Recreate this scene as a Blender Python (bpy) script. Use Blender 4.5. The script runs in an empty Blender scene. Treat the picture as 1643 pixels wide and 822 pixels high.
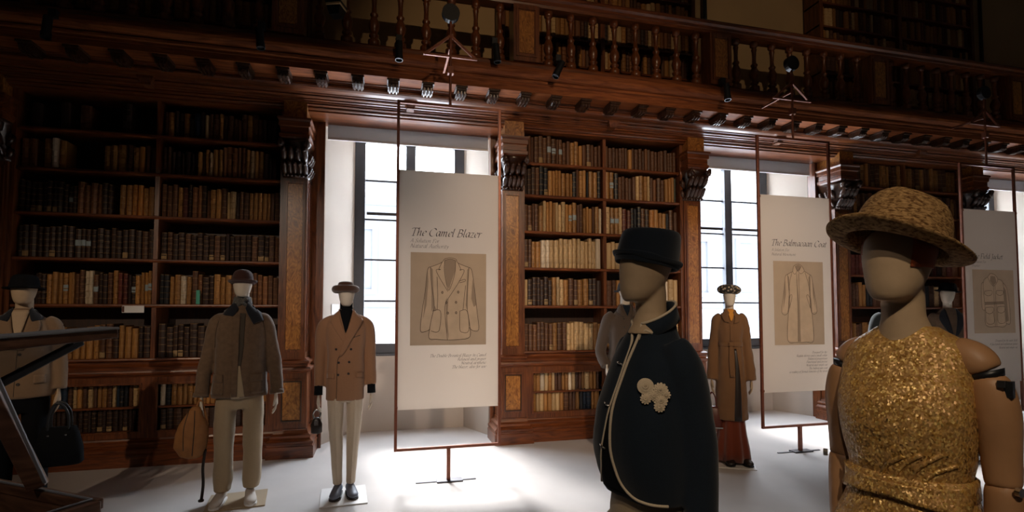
import bpy, bmesh, math, random
from math import sin, cos, pi, radians, sqrt
from mathutils import Vector, Matrix, noise
from mathutils.bvhtree import BVHTree

S = bpy.context.scene
COL = S.collection
random.seed(7)

# ------------------------------------------------------------------ camera
cd = bpy.data.cameras.new('camera')
cam = bpy.data.objects.new('camera', cd)
COL.objects.link(cam)
cd.sensor_width = 36.0
cd.lens = 36.0 * 840.0 / 1643.0
cd.shift_y = 53.9 / 1643.0
cd.clip_start = 0.05
cd.clip_end = 200
cam.location = (0.0, -6.199, 1.57)
cam.rotation_euler = (radians(90 + 2.48), 0, radians(-14.01))
S.camera = cam

# ------------------------------------------------------------------ world, exposure
S.view_settings.view_transform = 'Standard'
S.view_settings.look = 'None'
S.view_settings.gamma = 1.0
S.view_settings.use_curve_mapping = False
S.view_settings.exposure = 0.30
W = bpy.data.worlds.new('overcast_sky')
S.world = W
W.use_nodes = True
_bg = W.node_tree.nodes['Background']
_bg.inputs['Color'].default_value = (0.86, 0.93, 1.0, 1)
_bg.inputs['Strength'].default_value = 20.0

WIN_X = (0.375, 5.37, 10.35)
for wx in WIN_X:                                   # sky portals in the three window openings
    ld = bpy.data.lights.new('window_portal', 'AREA')
    ld.shape = 'RECTANGLE'; ld.size = 1.25; ld.size_y = 2.75
    ld.cycles.is_portal = True
    lo = bpy.data.objects.new('window_portal', ld); COL.objects.link(lo)
    lo.location = (wx, 1.16, 2.55)
    lo.rotation_euler = (radians(-90), 0, 0)

sun = bpy.data.lights.new('hazy_sun', 'SUN'); sun.energy = 13.0; sun.angle = radians(20); sun.color = (1.0, .95, .90)
so = bpy.data.objects.new('hazy_sun', sun); COL.objects.link(so)
so.rotation_euler = Vector((.22, -1.3, -1.24)).to_track_quat('-Z', 'Y').to_euler()

# unseen spotlights supposed on an opposite gallery (behind the camera), last two added fill: position, aim, watts, cone, colour
SPOTS = [
    ((-1.6, -8.6, 4.6), (0.62, -1.25, 1.8), 480, 26, (1.0, .82, .70)),
    ((3.0, -8.6, 4.6), (4.6, -1.2, 1.8), 520, 24, (1.0, .82, .70)),
    ((6.0, -8.6, 4.6), (7.6, -1.0, 1.9), 240, 22, (1.0, .78, .64)),
    ((-2.6, -8.2, 4.6), (-0.8, -1.0, 1.2), 210, 32, (1.0, .80, .64)),
    ((-1.4, -7.6, 4.4), (0.85, -4.6, 1.3), 70, 26, (1.0, .80, .62)),
    ((-0.6, -8.0, 4.4), (1.3, -5.13, 1.3), 180, 26, (1.0, .78, .54)),
    ((2.0, -8.6, 4.8), (2.9, 0.0, 1.8), 640, 40, (1.0, .74, .50)),
    ((-4.0, -8.6, 4.8), (-2.2, 0.0, 1.2), 420, 24, (1.0, .76, .54)),
    ((1.6, -8.6, 5.0), (1.9, -0.6, 4.3), 280, 36, (1.0, .70, .44)),
    ((-2.2, -7.8, 4.4), (-1.1, -4.3, 1.2), 40, 28, (1.0, .84, .72)),  # added to lift the display case, no lamp known there
    ((4.0, -8.6, 5.0), (5.6, 0.4, 5.9), 170, 20, (1.0, .72, .46)),  # added to brighten the ochre upper wall, no lamp known there
]

# ------------------------------------------------------------------ materials
def nm(name):
    m = bpy.data.materials.new(name); m.use_nodes = True
    nt = m.node_tree
    return m, nt, nt.nodes['Principled BSDF'], nt.nodes, nt.links

def mat_plain(name, c, rough=.6, metal=0., spec=.5, var=0., scale=8., bump=0., bscale=60., sheen=0., coords='Object'):
    m, nt, b, N, L = nm(name)
    b.inputs['Base Color'].default_value = (*c, 1)
    b.inputs['Roughness'].default_value = rough
    b.inputs['Metallic'].default_value = metal
    b.inputs['Specular IOR Level'].default_value = spec
    if sheen: b.inputs['Sheen Weight'].default_value = sheen
    if var or bump:
        tc = N.new('ShaderNodeTexCoord')
    if var:
        n = N.new('ShaderNodeTexNoise'); n.inputs['Scale'].default_value = scale; n.inputs['Detail'].default_value = 5
        L.new(tc.outputs[coords], n.inputs['Vector'])
        r = N.new('ShaderNodeValToRGB')
        r.color_ramp.elements[0].position = .3; r.color_ramp.elements[1].position = .7
        r.color_ramp.elements[0].color = (*[x * (1 - var) for x in c], 1)
        r.color_ramp.elements[1].color = (*[min(1, x * (1 + var)) for x in c], 1)
        L.new(n.outputs['Fac'], r.inputs['Fac']); L.new(r.outputs['Color'], b.inputs['Base Color'])
    if bump:
        n2 = N.new('ShaderNodeTexNoise'); n2.inputs['Scale'].default_value = bscale; n2.inputs['Detail'].default_value = 4
        L.new(tc.outputs[coords], n2.inputs['Vector'])
        bp = N.new('ShaderNodeBump'); bp.inputs['Strength'].default_value = bump; bp.inputs['Distance'].default_value = .01
        L.new(n2.outputs['Fac'], bp.inputs['Height']); L.new(bp.outputs['Normal'], b.inputs['Normal'])
    return m

def mat_wood(name, c1, c2, rough=.35, scale=(14, 14, 1.4), dist=3.0, coat=.25):
    m, nt, b, N, L = nm(name)
    tc = N.new('ShaderNodeTexCoord'); mp = N.new('ShaderNodeMapping')
    mp.inputs['Scale'].default_value = scale
    L.new(tc.outputs['Object'], mp.inputs['Vector'])
    n = N.new('ShaderNodeTexNoise'); n.inputs['Scale'].default_value = 1.0; n.inputs['Detail'].default_value = 7
    n.inputs['Distortion'].default_value = dist
    L.new(mp.outputs['Vector'], n.inputs['Vector'])
    r = N.new('ShaderNodeValToRGB'); r.color_ramp.elements[0].position = .3; r.color_ramp.elements[1].position = .72
    r.color_ramp.elements[0].color = (*c1, 1); r.color_ramp.elements[1].color = (*c2, 1)
    L.new(n.outputs['Fac'], r.inputs['Fac']); L.new(r.outputs['Color'], b.inputs['Base Color'])
    b.inputs['Roughness'].default_value = rough
    b.inputs['Coat Weight'].default_value = coat; b.inputs['Coat Roughness'].default_value = .22
    bp = N.new('ShaderNodeBump'); bp.inputs['Strength'].default_value = .12; bp.inputs['Distance'].default_value = .004
    L.new(n.outputs['Fac'], bp.inputs['Height']); L.new(bp.outputs['Normal'], b.inputs['Normal'])
    return m

M = {}
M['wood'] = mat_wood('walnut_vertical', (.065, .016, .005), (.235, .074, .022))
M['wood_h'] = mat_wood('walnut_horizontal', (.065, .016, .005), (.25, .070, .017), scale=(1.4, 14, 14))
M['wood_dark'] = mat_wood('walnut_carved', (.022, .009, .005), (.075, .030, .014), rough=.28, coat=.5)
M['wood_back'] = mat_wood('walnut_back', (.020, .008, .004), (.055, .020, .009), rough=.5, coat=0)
M['burl'] = mat_wood('burl_veneer', (.15, .045, .009), (.56, .235, .052), rough=.3, scale=(9, 9, 5), dist=6)
M['fascia'] = mat_wood('walnut_fascia', (.13, .032, .010), (.34, .105, .030), scale=(1.2, 12, 12), rough=.6, coat=0)
M['fascia'].node_tree.nodes['Principled BSDF'].inputs['Specular IOR Level'].default_value = .2
M['floor'] = mat_plain('pale_carpet', (.60, .565, .54), .8, var=.07, scale=1.3, bump=.15, bscale=220)
M['plaster'] = mat_plain('beige_plaster', (.52, .45, .385), .85, var=.04, scale=2., bump=.05, bscale=40)
M['ochre'] = mat_plain('ochre_plaster', (.50, .34, .17), .85, var=.08, scale=1.2)
M['darkwall'] = mat_plain('dark_panelling', (.05, .03, .02), .6, var=.2, scale=3)
M['ceil'] = mat_plain('ceiling_plaster', (.16, .11, .075), .9)
M['winframe'] = mat_plain('slate_painted_frame', (.060, .064, .075), .45, var=.1)
M['blind'] = mat_plain('blind_fabric', (.42, .40, .39), .8)
M['whiteplastic'] = mat_plain('white_plastic', (.75, .74, .72), .4)
M['copper'] = mat_plain('copper_lacquer', (.23, .075, .040), .38, metal=.35, var=.15, scale=20)
M['bluesteel'] = mat_plain('steel_foot', (.10, .10, .11), .4, metal=.7)
M['black'] = mat_plain('black_metal', (.008, .009, .011), .42)
M['blackfab'] = mat_plain('black_cloth', (.0045, .005, .0065), .9, spec=.15)
M['card'] = mat_plain('white_card', (.78, .76, .74), .6)
M['linen'] = mat_plain('mannequin_linen', (.43, .31, .195), .75, var=.05, scale=30, bump=.12, bscale=500)
M['paleman'] = mat_plain('mannequin_ivory', (.66, .58, .47), .6, var=.03)
M['woodarm'] = mat_plain('mannequin_beech', (.40, .215, .105), .5, var=.10, scale=12)
M['chrome'] = mat_plain('steel_bolt', (.55, .53, .5), .25, metal=1)
M['brass'] = mat_plain('aged_brass', (.40, .28, .12), .35, metal=1)
M['spotcyl'] = M['black']

def mat_glass(name, refl=.06, tint=(.97, .98, 1), rough=.04):
    m, nt, b, N, L = nm(name)
    N.remove(b)
    t = N.new('ShaderNodeBsdfTransparent'); t.inputs['Color'].default_value = (*tint, 1)
    g = N.new('ShaderNodeBsdfGlossy'); g.inputs['Roughness'].default_value = rough
    mx = N.new('ShaderNodeMixShader'); mx.inputs['Fac'].default_value = refl
    L.new(t.outputs[0], mx.inputs[1]); L.new(g.outputs[0], mx.inputs[2])
    L.new(mx.outputs[0], N['Material Output'].inputs['Surface'])
    return m
M['glass'] = mat_glass('window_glass')
M['caseglass'] = mat_glass('case_glass', .16, (.80, .82, .83), .25)

def mat_banner(name, c):
    m, nt, b, N, L = nm(name)
    b.inputs['Base Color'].default_value = (*c, 1); b.inputs['Roughness'].default_value = .85
    t = N.new('ShaderNodeBsdfTranslucent'); t.inputs['Color'].default_value = (*c, 1)
    mx = N.new('ShaderNodeMixShader'); mx.inputs['Fac'].default_value = .30
    L.new(b.outputs[0], mx.inputs[1]); L.new(t.outputs[0], mx.inputs[2])
    L.new(mx.outputs[0], N['Material Output'].inputs['Surface'])
    return m
M['blind'] = mat_banner('blind_cloth', (.55, .53, .52))
M['banner'] = mat_banner('banner_fabric', (.80, .735, .665))
M['pr_bg'] = mat_plain('print_sand', (.52, .40, .285), .85, var=.05, scale=6)
M['pr_fill'] = mat_plain('print_cloth', (.60, .455, .315), .85, var=.08, scale=9)
M['pr_shade'] = mat_plain('print_shadow', (.36, .265, .185), .85)
M['pr_line'] = mat_plain('print_ink', (.075, .050, .035), .85)
M['pr_text'] = mat_plain('print_text', (.055, .045, .04), .85)
M['pr_text2'] = mat_plain('print_small_text', (.22, .18, .155), .85)

def mat_fabric(name, c, var=.12, wscale=420., bump=.18, rough=.88, sheen=.25, fold=.0):
    m, nt, b, N, L = nm(name)
    tc = N.new('ShaderNodeTexCoord')
    n = N.new('ShaderNodeTexNoise'); n.inputs['Scale'].default_value = wscale; n.inputs['Detail'].default_value = 2
    L.new(tc.outputs['Object'], n.inputs['Vector'])
    r = N.new('ShaderNodeValToRGB'); r.color_ramp.elements[0].position = .32; r.color_ramp.elements[1].position = .68
    r.color_ramp.elements[0].color = (*[x * (1 - var) for x in c], 1)
    r.color_ramp.elements[1].color = (*[min(1, x * (1 + var)) for x in c], 1)
    L.new(n.outputs['Fac'], r.inputs['Fac']); L.new(r.outputs['Color'], b.inputs['Base Color'])
    b.inputs['Roughness'].default_value = rough; b.inputs['Sheen Weight'].default_value = sheen
    b.inputs['Specular IOR Level'].default_value = .2
    bp = N.new('ShaderNodeBump'); bp.inputs['Strength'].default_value = bump; bp.inputs['Distance'].default_value = .002
    L.new(n.outputs['Fac'], bp.inputs['Height']); L.new(bp.outputs['Normal'], b.inputs['Normal'])
    return m
M['camel'] = mat_fabric('camel_wool', (.31, .160, .085))
M['camel_d'] = mat_fabric('camel_wool_pale', (.22, .14, .082))
M['cream'] = mat_fabric('cream_flannel', (.60, .49, .36))
M['khaki'] = mat_fabric('khaki_cotton', (.40, .30, .185))
M['wax'] = mat_fabric('brown_waxed_cotton', (.15, .095, .058), .12, 30)
M['cord'] = mat_fabric('black_corduroy', (.012, .014, .020))
M['check'] = mat_fabric('grey_check_scarf', (.10, .095, .085), .5, 90)
M['navy'] = mat_fabric('navy_boiled_wool', (.0065, .0125, .022), .25, 500, sheen=.15)
M['navyfelt'] = mat_fabric('navy_felt', (.006, .011, .020), .2, 350, sheen=.2)
M['piping'] = mat_fabric('ecru_piping', (.55, .46, .34))
M['grey'] = mat_fabric('taupe_wool', (.085, .060, .045))
M['taupe'] = mat_fabric('taupe_trousers', (.15, .10, .07))
M['coat'] = mat_fabric('brown_coat_wool', (.185, .092, .040))
M['rust'] = mat_fabric('rust_velvet', (.16, .030, .010), sheen=.5)
M['orange'] = mat_fabric('orange_silk', (.62, .26, .04))
M['bag_tan'] = mat_plain('tan_suede', (.30, .125, .035), .75, var=.15, scale=15, bump=.1, bscale=80)
M['bag_red'] = mat_plain('oxblood_leather', (.10, .022, .014), .4, var=.15)
M['bowler'] = mat_fabric('maroon_felt', (.055, .022, .018))
M['turban'] = mat_fabric('chestnut_felt', (.075, .032, .016), sheen=.6)
M['greycoat'] = mat_fabric('charcoal_green_coat', (.030, .036, .036))
M['shoe'] = mat_plain('ivory_canvas_shoe', (.62, .55, .48), .7)
M['loafer'] = mat_plain('slate_loafer', (.16, .18, .24), .45)
M['leatherdark'] = mat_plain('dark_leather', (.02, .012, .008), .4)
M['edge'] = mat_plain('grey_lit_edge', (.30, .31, .33), .3)  # grey for steel edges and for light painted along the board's top
M['scarf_rust'] = mat_fabric('burnt_orange_scarf', (.34, .070, .016))
M['gilet'] = mat_fabric('olive_knit', (.07, .055, .04))

def mat_leopard():
    m, nt, b, N, L = nm('leopard_fur')
    tc = N.new('ShaderNodeTexCoord'); v = N.new('ShaderNodeTexVoronoi'); v.inputs['Scale'].default_value = 38
    L.new(tc.outputs['Object'], v.inputs['Vector'])
    r = N.new('ShaderNodeValToRGB'); e = r.color_ramp.elements
    e[0].position = .34; e[0].color = (.50, .40, .28, 1); e[1].position = .46; e[1].color = (.03, .025, .02, 1)
    L.new(v.outputs['Distance'], r.inputs['Fac']); L.new(r.outputs['Color'], b.inputs['Base Color'])
    b.inputs['Roughness'].default_value = .9
    return m
M['leopard'] = mat_leopard()

def mat_tweed():
    m, nt, b, N, L = nm('tan_tweed_straw')
    tc = N.new('ShaderNodeTexCoord'); mp = N.new('ShaderNodeMapping'); mp.inputs['Scale'].default_value = (70, 70, 190)
    L.new(tc.outputs['Object'], mp.inputs['Vector'])
    n = N.new('ShaderNodeTexNoise'); n.inputs['Scale'].default_value = 1.2; n.inputs['Detail'].default_value = 4; n.inputs['Distortion'].default_value = .6
    L.new(mp.outputs['Vector'], n.inputs['Vector'])
    r = N.new('ShaderNodeValToRGB'); e = r.color_ramp.elements
    e[0].position = .36; e[0].color = (.10, .047, .016, 1); e[1].position = .62; e[1].color = (.40, .245, .105, 1)
    L.new(n.outputs['Fac'], r.inputs['Fac']); L.new(r.outputs['Color'], b.inputs['Base Color'])
    b.inputs['Roughness'].default_value = .9; b.inputs['Specular IOR Level'].default_value = .15
    bp = N.new('ShaderNodeBump'); bp.inputs['Strength'].default_value = .5; bp.inputs['Distance'].default_value = .003
    L.new(n.outputs['Fac'], bp.inputs['Height']); L.new(bp.outputs['Normal'], b.inputs['Normal'])
    return m
M['tweed'] = mat_tweed()

def mat_sequin():
    m, nt, b, N, L = nm('gold_sequin_cloth')
    tc = N.new('ShaderNodeTexCoord')
    mp = N.new('ShaderNodeMapping'); mp.inputs['Scale'].default_value = (1, 1, .8)
    L.new(tc.outputs['Object'], mp.inputs['Vector'])
    v = N.new('ShaderNodeTexVoronoi'); v.inputs['Scale'].default_value = 250
    L.new(mp.outputs['Vector'], v.inputs['Vector'])
    r = N.new('ShaderNodeValToRGB'); e = r.color_ramp.elements
    e[0].position = 0; e[0].color = (.30, .135, .030, 1); e[1].position = 1; e[1].color = (.90, .66, .24, 1)
    e2 = e.new(.55); e2.color = (.52, .285, .065, 1)
    sp = N.new('ShaderNodeSeparateColor'); L.new(v.outputs['Color'], sp.inputs[0])
    L.new(sp.outputs[0], r.inputs['Fac'])
    n = N.new('ShaderNodeTexNoise'); n.inputs['Scale'].default_value = 70
    L.new(tc.outputs['Object'], n.inputs['Vector'])
    mx = N.new('ShaderNodeMix'); mx.data_type = 'RGBA'; mx.inputs[7].default_value = (.50, .29, .11, 1)
    rr = N.new('ShaderNodeMapRange'); rr.inputs['From Min'].default_value = .35; rr.inputs['From Max'].default_value = .7
    L.new(n.outputs['Fac'], rr.inputs['Value']); L.new(rr.outputs['Result'], mx.inputs[0])
    L.new(r.outputs['Color'], mx.inputs[6]); L.new(mx.outputs[2], b.inputs['Base Color'])
    b.inputs['Metallic'].default_value = .2; b.inputs['Roughness'].default_value = .40
    sub = N.new('ShaderNodeVectorMath'); sub.operation = 'SUBTRACT'; sub.inputs[1].default_value = (.5, .5, .5)
    L.new(v.outputs['Color'], sub.inputs[0])
    scl = N.new('ShaderNodeVectorMath'); scl.operation = 'SCALE'; scl.inputs['Scale'].default_value = .75
    L.new(sub.outputs[0], scl.inputs[0])
    geo = N.new('ShaderNodeNewGeometry'); ad = N.new('ShaderNodeVectorMath'); ad.operation = 'ADD'
    L.new(geo.outputs['Normal'], ad.inputs[0]); L.new(scl.outputs[0], ad.inputs[1])
    no = N.new('ShaderNodeVectorMath'); no.operation = 'NORMALIZE'; L.new(ad.outputs[0], no.inputs[0])
    L.new(no.outputs[0], b.inputs['Normal'])
    return m
M['sequin'] = mat_sequin()

def mat_book():
    m, nt, b, N, L = nm('book_leather')
    oi = N.new('ShaderNodeObjectInfo'); tc = N.new('ShaderNodeTexCoord')
    n = N.new('ShaderNodeTexNoise'); n.inputs['Scale'].default_value = 5; n.inputs['Detail'].default_value = 6
    ad = N.new('ShaderNodeVectorMath'); ad.operation = 'ADD'
    L.new(tc.outputs['Object'], ad.inputs[0]); L.new(oi.outputs['Location'], ad.inputs[1])
    L.new(ad.outputs[0], n.inputs['Vector'])
    mr = N.new('ShaderNodeMapRange'); mr.inputs['From Min'].default_value = .3; mr.inputs['From Max'].default_value = .7
    mr.inputs['To Min'].default_value = .62; mr.inputs['To Max'].default_value = 1.25
    L.new(n.outputs['Fac'], mr.inputs['Value'])
    mx = N.new('ShaderNodeVectorMath'); mx.operation = 'SCALE'
    L.new(oi.outputs['Color'], mx.inputs[0]); L.new(mr.outputs['Result'], mx.inputs['Scale'])
    sx = N.new('ShaderNodeSeparateXYZ'); L.new(tc.outputs['Object'], sx.inputs[0])
    m1 = N.new('ShaderNodeMath'); m1.operation = 'MULTIPLY_ADD'; m1.inputs[1].default_value = 5.0; m1.inputs[2].default_value = .13
    L.new(sx.outputs['Z'], m1.inputs[0])
    m2 = N.new('ShaderNodeMath'); m2.operation = 'FRACT'; L.new(m1.outputs[0], m2.inputs[0])
    m3 = N.new('ShaderNodeMath'); m3.operation = 'LESS_THAN'; m3.inputs[1].default_value = .10; L.new(m2.outputs[0], m3.inputs[0])
    m4 = N.new('ShaderNodeMath'); m4.operation = 'MULTIPLY'; m4.inputs[1].default_value = .40; L.new(m3.outputs[0], m4.inputs[0])
    gm = N.new('ShaderNodeMix'); gm.data_type = 'RGBA'; gm.inputs[7].default_value = (.42, .25, .09, 1)
    L.new(m4.outputs[0], gm.inputs[0]); L.new(mx.outputs[0], gm.inputs[6])
    L.new(gm.outputs[2], b.inputs['Base Color']); b.inputs['Roughness'].default_value = .5
    return m
M['book'] = mat_book()
def mat_vcol():
    m, nt, b, N, L = nm('books_far')
    a = N.new('ShaderNodeVertexColor'); a.layer_name = 'Col'
    L.new(a.outputs['Color'], b.inputs['Base Color']); b.inputs['Roughness'].default_value = .6
    return m
M['books_far'] = mat_vcol()
M['lab_blue'] = mat_plain('blue_grey_label', (.30, .36, .38), .8)
M['lab_cream'] = mat_plain('cream_label', (.34, .22, .10), .8)
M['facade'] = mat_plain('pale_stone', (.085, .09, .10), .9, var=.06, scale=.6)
M['facade_d'] = mat_plain('darker_stone', (.065, .07, .08), .9)  # slightly darker tone for the building's panes

# ------------------------------------------------------------------ mesh helpers
class MB:
    def __init__(s): s.v = []; s.f = []
    def add(s, v, f):
        o = len(s.v); s.v += [tuple(p) for p in v]; s.f += [tuple(i + o for i in q) for q in f]; return s
    def box(s, x0, x1, y0, y1, z0, z1):
        return s.add([(x0, y0, z0), (x1, y0, z0), (x1, y1, z0), (x0, y1, z0), (x0, y0, z1), (x1, y0, z1), (x1, y1, z1), (x0, y1, z1)],
                     [(0, 3, 2, 1), (4, 5, 6, 7), (0, 1, 5, 4), (1, 2, 6, 5), (2, 3, 7, 6), (3, 0, 4, 7)])
    def loft(s, rings, cap=True, close=True):
        n = len(rings[0]); v = [p for r in rings for p in r]; f = []
        for k in range(len(rings) - 1):
            for i in range(n if close else n - 1):
                j = (i + 1) % n
                f.append((k * n + i, k * n + j, (k + 1) * n + j, (k + 1) * n + i))
        if cap:
            f.append(tuple(range(n))[::-1]); f.append(tuple((len(rings) - 1) * n + i for i in range(n)))
        return s.add(v, f)
    def tube(s, path, rad, seg=8, cap=True, flat=1.0):
        path = [Vector(p) for p in path]
        if not hasattr(rad, '__len__'): rad = [rad] * len(path)
        rings = []; t0 = (path[1] - path[0]).normalized()
        up = Vector((0, 0, 1)) if abs(t0.z) < .9 else Vector((0, 1, 0))
        u = t0.cross(up).normalized()
        for i, p in enumerate(path):
            t = (path[min(i + 1, len(path) - 1)] - path[max(i - 1, 0)]).normalized()
            u = (u - t * u.dot(t)).normalized(); w = t.cross(u)
            rings.append([p + (u * cos(2 * pi * k / seg) + w * sin(2 * pi * k / seg) * flat) * rad[i] for k in range(seg)])
        return s.loft(rings, cap)
    def lathe(s, prof, c=(0, 0, 0), seg=24, sx=1., sy=1.):
        rings = [[(c[0] + r * sx * cos(2 * pi * k / seg), c[1] + r * sy * sin(2 * pi * k / seg), c[2] + z) for k in range(seg)] for r, z in prof]
        return s.loft(rings, True)
    def sweepx(s, prof, x0, x1):
        return s.loft([[(x0, y, z) for y, z in prof], [(x1, y, z) for y, z in prof]], True)
    def steps(s, cx, hw, yb, prof, yf=0.0):
        return s.loft([[(cx - hw - e, yf - e, z), (cx + hw + e, yf - e, z), (cx + hw + e, yb, z), (cx - hw - e, yb, z)] for e, z in prof], True)
    def frame(s, x0, x1, z0, z1, w, y0, y1):
        s.box(x0, x0 + w, y0, y1, z0, z1); s.box(x1 - w, x1, y0, y1, z0, z1)
        s.box(x0 + w, x1 - w, y0, y1, z0, z0 + w); return s.box(x0 + w, x1 - w, y0, y1, z1 - w, z1)
    def bar(s, a, b, w, h=None, up=(0, 0, 1)):
        a, b = Vector(a), Vector(b); h = h or w; t = (b - a).normalized(); u = t.cross(Vector(up)).normalized(); v = u.cross(t)
        R = lambda p: [p + u * w / 2 + v * h / 2, p - u * w / 2 + v * h / 2, p - u * w / 2 - v * h / 2, p + u * w / 2 - v * h / 2]
        return s.loft([R(a), R(b)])
    def mesh(s, name, mat, smooth=False):
        me = bpy.data.meshes.new(name); me.from_pydata(s.v, [], s.f)
        bm = bmesh.new(); bm.from_mesh(me); bmesh.ops.recalc_face_normals(bm, faces=bm.faces); bm.to_mesh(me); bm.free()
        if mat is not None: me.materials.append(M[mat] if isinstance(mat, str) else mat)
        if smooth:
            me.polygons.foreach_set('use_smooth', [True] * len(me.polygons))
        me.update(); return me
    def obj(s, name, mat, parent=None, smooth=False, bevel=0.):
        o = link(name, s.mesh(name, mat, smooth), parent)
        if bevel:
            b = o.modifiers.new('bevel', 'BEVEL'); b.width = bevel; b.segments = 2; b.limit_method = 'ANGLE'; b.angle_limit = radians(40)
        return o

def link(name, data, parent=None):
    o = bpy.data.objects.new(name, data); COL.objects.link(o)
    if parent is not None: o.parent = parent
    return o
def tag(o, label, cat, group=None):
    o['label'] = label; o['category'] = cat
    if group: o['group'] = group
    return o
def thing(name, label, cat, loc=(0, 0, 0), rz=0., group=None):
    o = link(name, None); o.location = loc; o.rotation_euler = (0, 0, radians(rz)); o.empty_display_size = .1
    return tag(o, label, cat, group)
def struct(o):
    o['kind'] = 'structure'; return o
ORD = ['first', 'second', 'third', 'fourth', 'fifth', 'sixth', 'seventh', 'eighth', 'ninth', 'tenth', 'eleventh', 'twelfth', 'thirteenth', 'fourteenth', 'fifteenth',
       'sixteenth', 'seventeenth', 'eighteenth', 'nineteenth', 'twentieth', 'twenty-first', 'twenty-second', 'twenty-third', 'twenty-fourth', 'twenty-fifth', 'twenty-sixth', 'twenty-seventh', 'twenty-eighth', 'twenty-ninth', 'thirtieth']
# ------------------------------------------------------------------ room shell
RX0, RX1, RY0, RZ1 = -6.6, 16.0, -10.5, 7.6
struct(MB().box(RX0, RX1, RY0, 1.15, -.12, 0).obj('floor', 'floor'))
struct(MB().box(RX0, RX1, RY0, 1.15, RZ1, RZ1 + .1).obj('ceiling', 'ceil'))
struct(MB().box(RX0 - .1, RX0, RY0, 1.15, 0, RZ1).obj('wall_left', 'darkwall'))
struct(MB().box(RX1, RX1 + .1, RY0, 1.15, 0, RZ1).obj('wall_right', 'darkwall'))
struct(MB().box(RX0, RX1, RY0 - .1, RY0, 0, RZ1).obj('wall_front', 'darkwall'))
m = MB(); xs = RX0
for cx in list(WIN_X) + [None]:
    fl = cx - 1.05 if cx is not None else RX1
    bl = cx - .735 if cx is not None else RX1
    pf, pb = (xs, xs) if xs == RX0 else (xs + .97, xs + .735)
    foot = [(pf, .44), (fl, .44), (bl, 1.03), (bl, 1.15), (pb, 1.15), (pb, 1.03)]
    m.loft([[(x, y, 0) for x, y in foot], [(x, y, 4.0) for x, y in foot]])
    if cx is not None:
        m.box(cx - .735, cx + .735, 1.0, 1.15, 0, 1.02)
        xs = cx
m.box(RX0, RX1, .44, 1.15, 4.0, RZ1)
struct(m.obj('wall_back', 'plaster'))
struct(MB().box(RX0, RX1, .41, .438, 4.3, RZ1).obj('wall_upper', 'ochre'))

TR = [0]
for i, cx in enumerate(WIN_X):
    w = struct(link('window_%d' % (i + 1), None)); w.location = (cx, 1.09, 1.02)
    MB().frame(-.735, .735, 0, 2.98, .135, -.06, .04).obj('window_frame', 'winframe', w, bevel=.006)
    MB().box(-.065, .065, -.065, .035, .13, 2.85).obj('mullion', 'winframe', w, bevel=.006)
    zb = [.135, .70, 1.255, 1.80, 2.33, 2.845]
    for side in (-1, 1):
        x0, x1 = (-.60, -.065) if side < 0 else (.065, .60)
        for k in range(5):
            MB().box(x0, x1, -.004, .004, zb[k] + .012, zb[k + 1] - .012).obj('pane', 'glass', w)
            if k: MB().box(x0, x1, -.018, .018, zb[k] - .012, zb[k] + .012).obj('glazing_bar', 'winframe', w)
        MB().box(x0 + .02, x1 - .02, -.035, -.02, 1.86, 1.90).obj('latch_rail', 'bluesteel', w)
    MB().box(-.735, .735, -.10, .0, -.03, 0).obj('window_sill', 'winframe', w)
    # wooden linings of the window bay
    for s, (a, b) in ((-1, (-1.185, -1.052)), (1, (.972, 1.10))):
        TR[0] += 1
        t = struct(link('trim_%d' % TR[0], None)); t.location = (cx, 0, 0)
        MB().box(a, b, .30, .435, 0, 3.83).obj('jamb_board', 'wood', t)
        e = b if s < 0 else a
        MB().box(e - .012, e + .012, .285, .30, 0, 3.83).obj('edge_bead', 'wood', t)
    bl = thing('roller_blind', ['pale grey roller blind at top of window behind the blazer panel',
               'pale grey roller blind at top of window behind the coat mannequin',
               'pale grey roller blind at top right behind the field jacket panel'][i], 'blind', (cx, .37, 3.66), 0, 'roller blinds')
    MB().box(-1.03, .955, -.045, .05, .18, .26).obj('cassette', 'whiteplastic', bl, bevel=.01)
    MB().box(-1.02, .945, -.004, .004, .012, .18).obj('fabric', 'blind', bl)
    MB().box(-1.02, .945, -.012, .012, -.012, .014).obj('bottom_bar', 'whiteplastic', bl, bevel=.004)

# building across the street
bd = thing('building', 'pale stone building seen through the windows across the street', 'building', (5, 13, -4))
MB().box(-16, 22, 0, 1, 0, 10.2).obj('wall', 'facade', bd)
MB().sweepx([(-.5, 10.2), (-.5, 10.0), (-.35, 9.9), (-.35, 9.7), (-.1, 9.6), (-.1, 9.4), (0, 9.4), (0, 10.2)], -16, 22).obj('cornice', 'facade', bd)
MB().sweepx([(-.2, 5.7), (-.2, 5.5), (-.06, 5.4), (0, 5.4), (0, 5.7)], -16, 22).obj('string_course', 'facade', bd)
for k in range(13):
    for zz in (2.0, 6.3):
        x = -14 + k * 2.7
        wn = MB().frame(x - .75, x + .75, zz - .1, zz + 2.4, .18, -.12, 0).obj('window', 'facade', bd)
        MB().box(x - .57, x + .57, -.03, 0, zz + .08, zz + 2.22).obj('pane', 'facade_d', wn)

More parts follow.
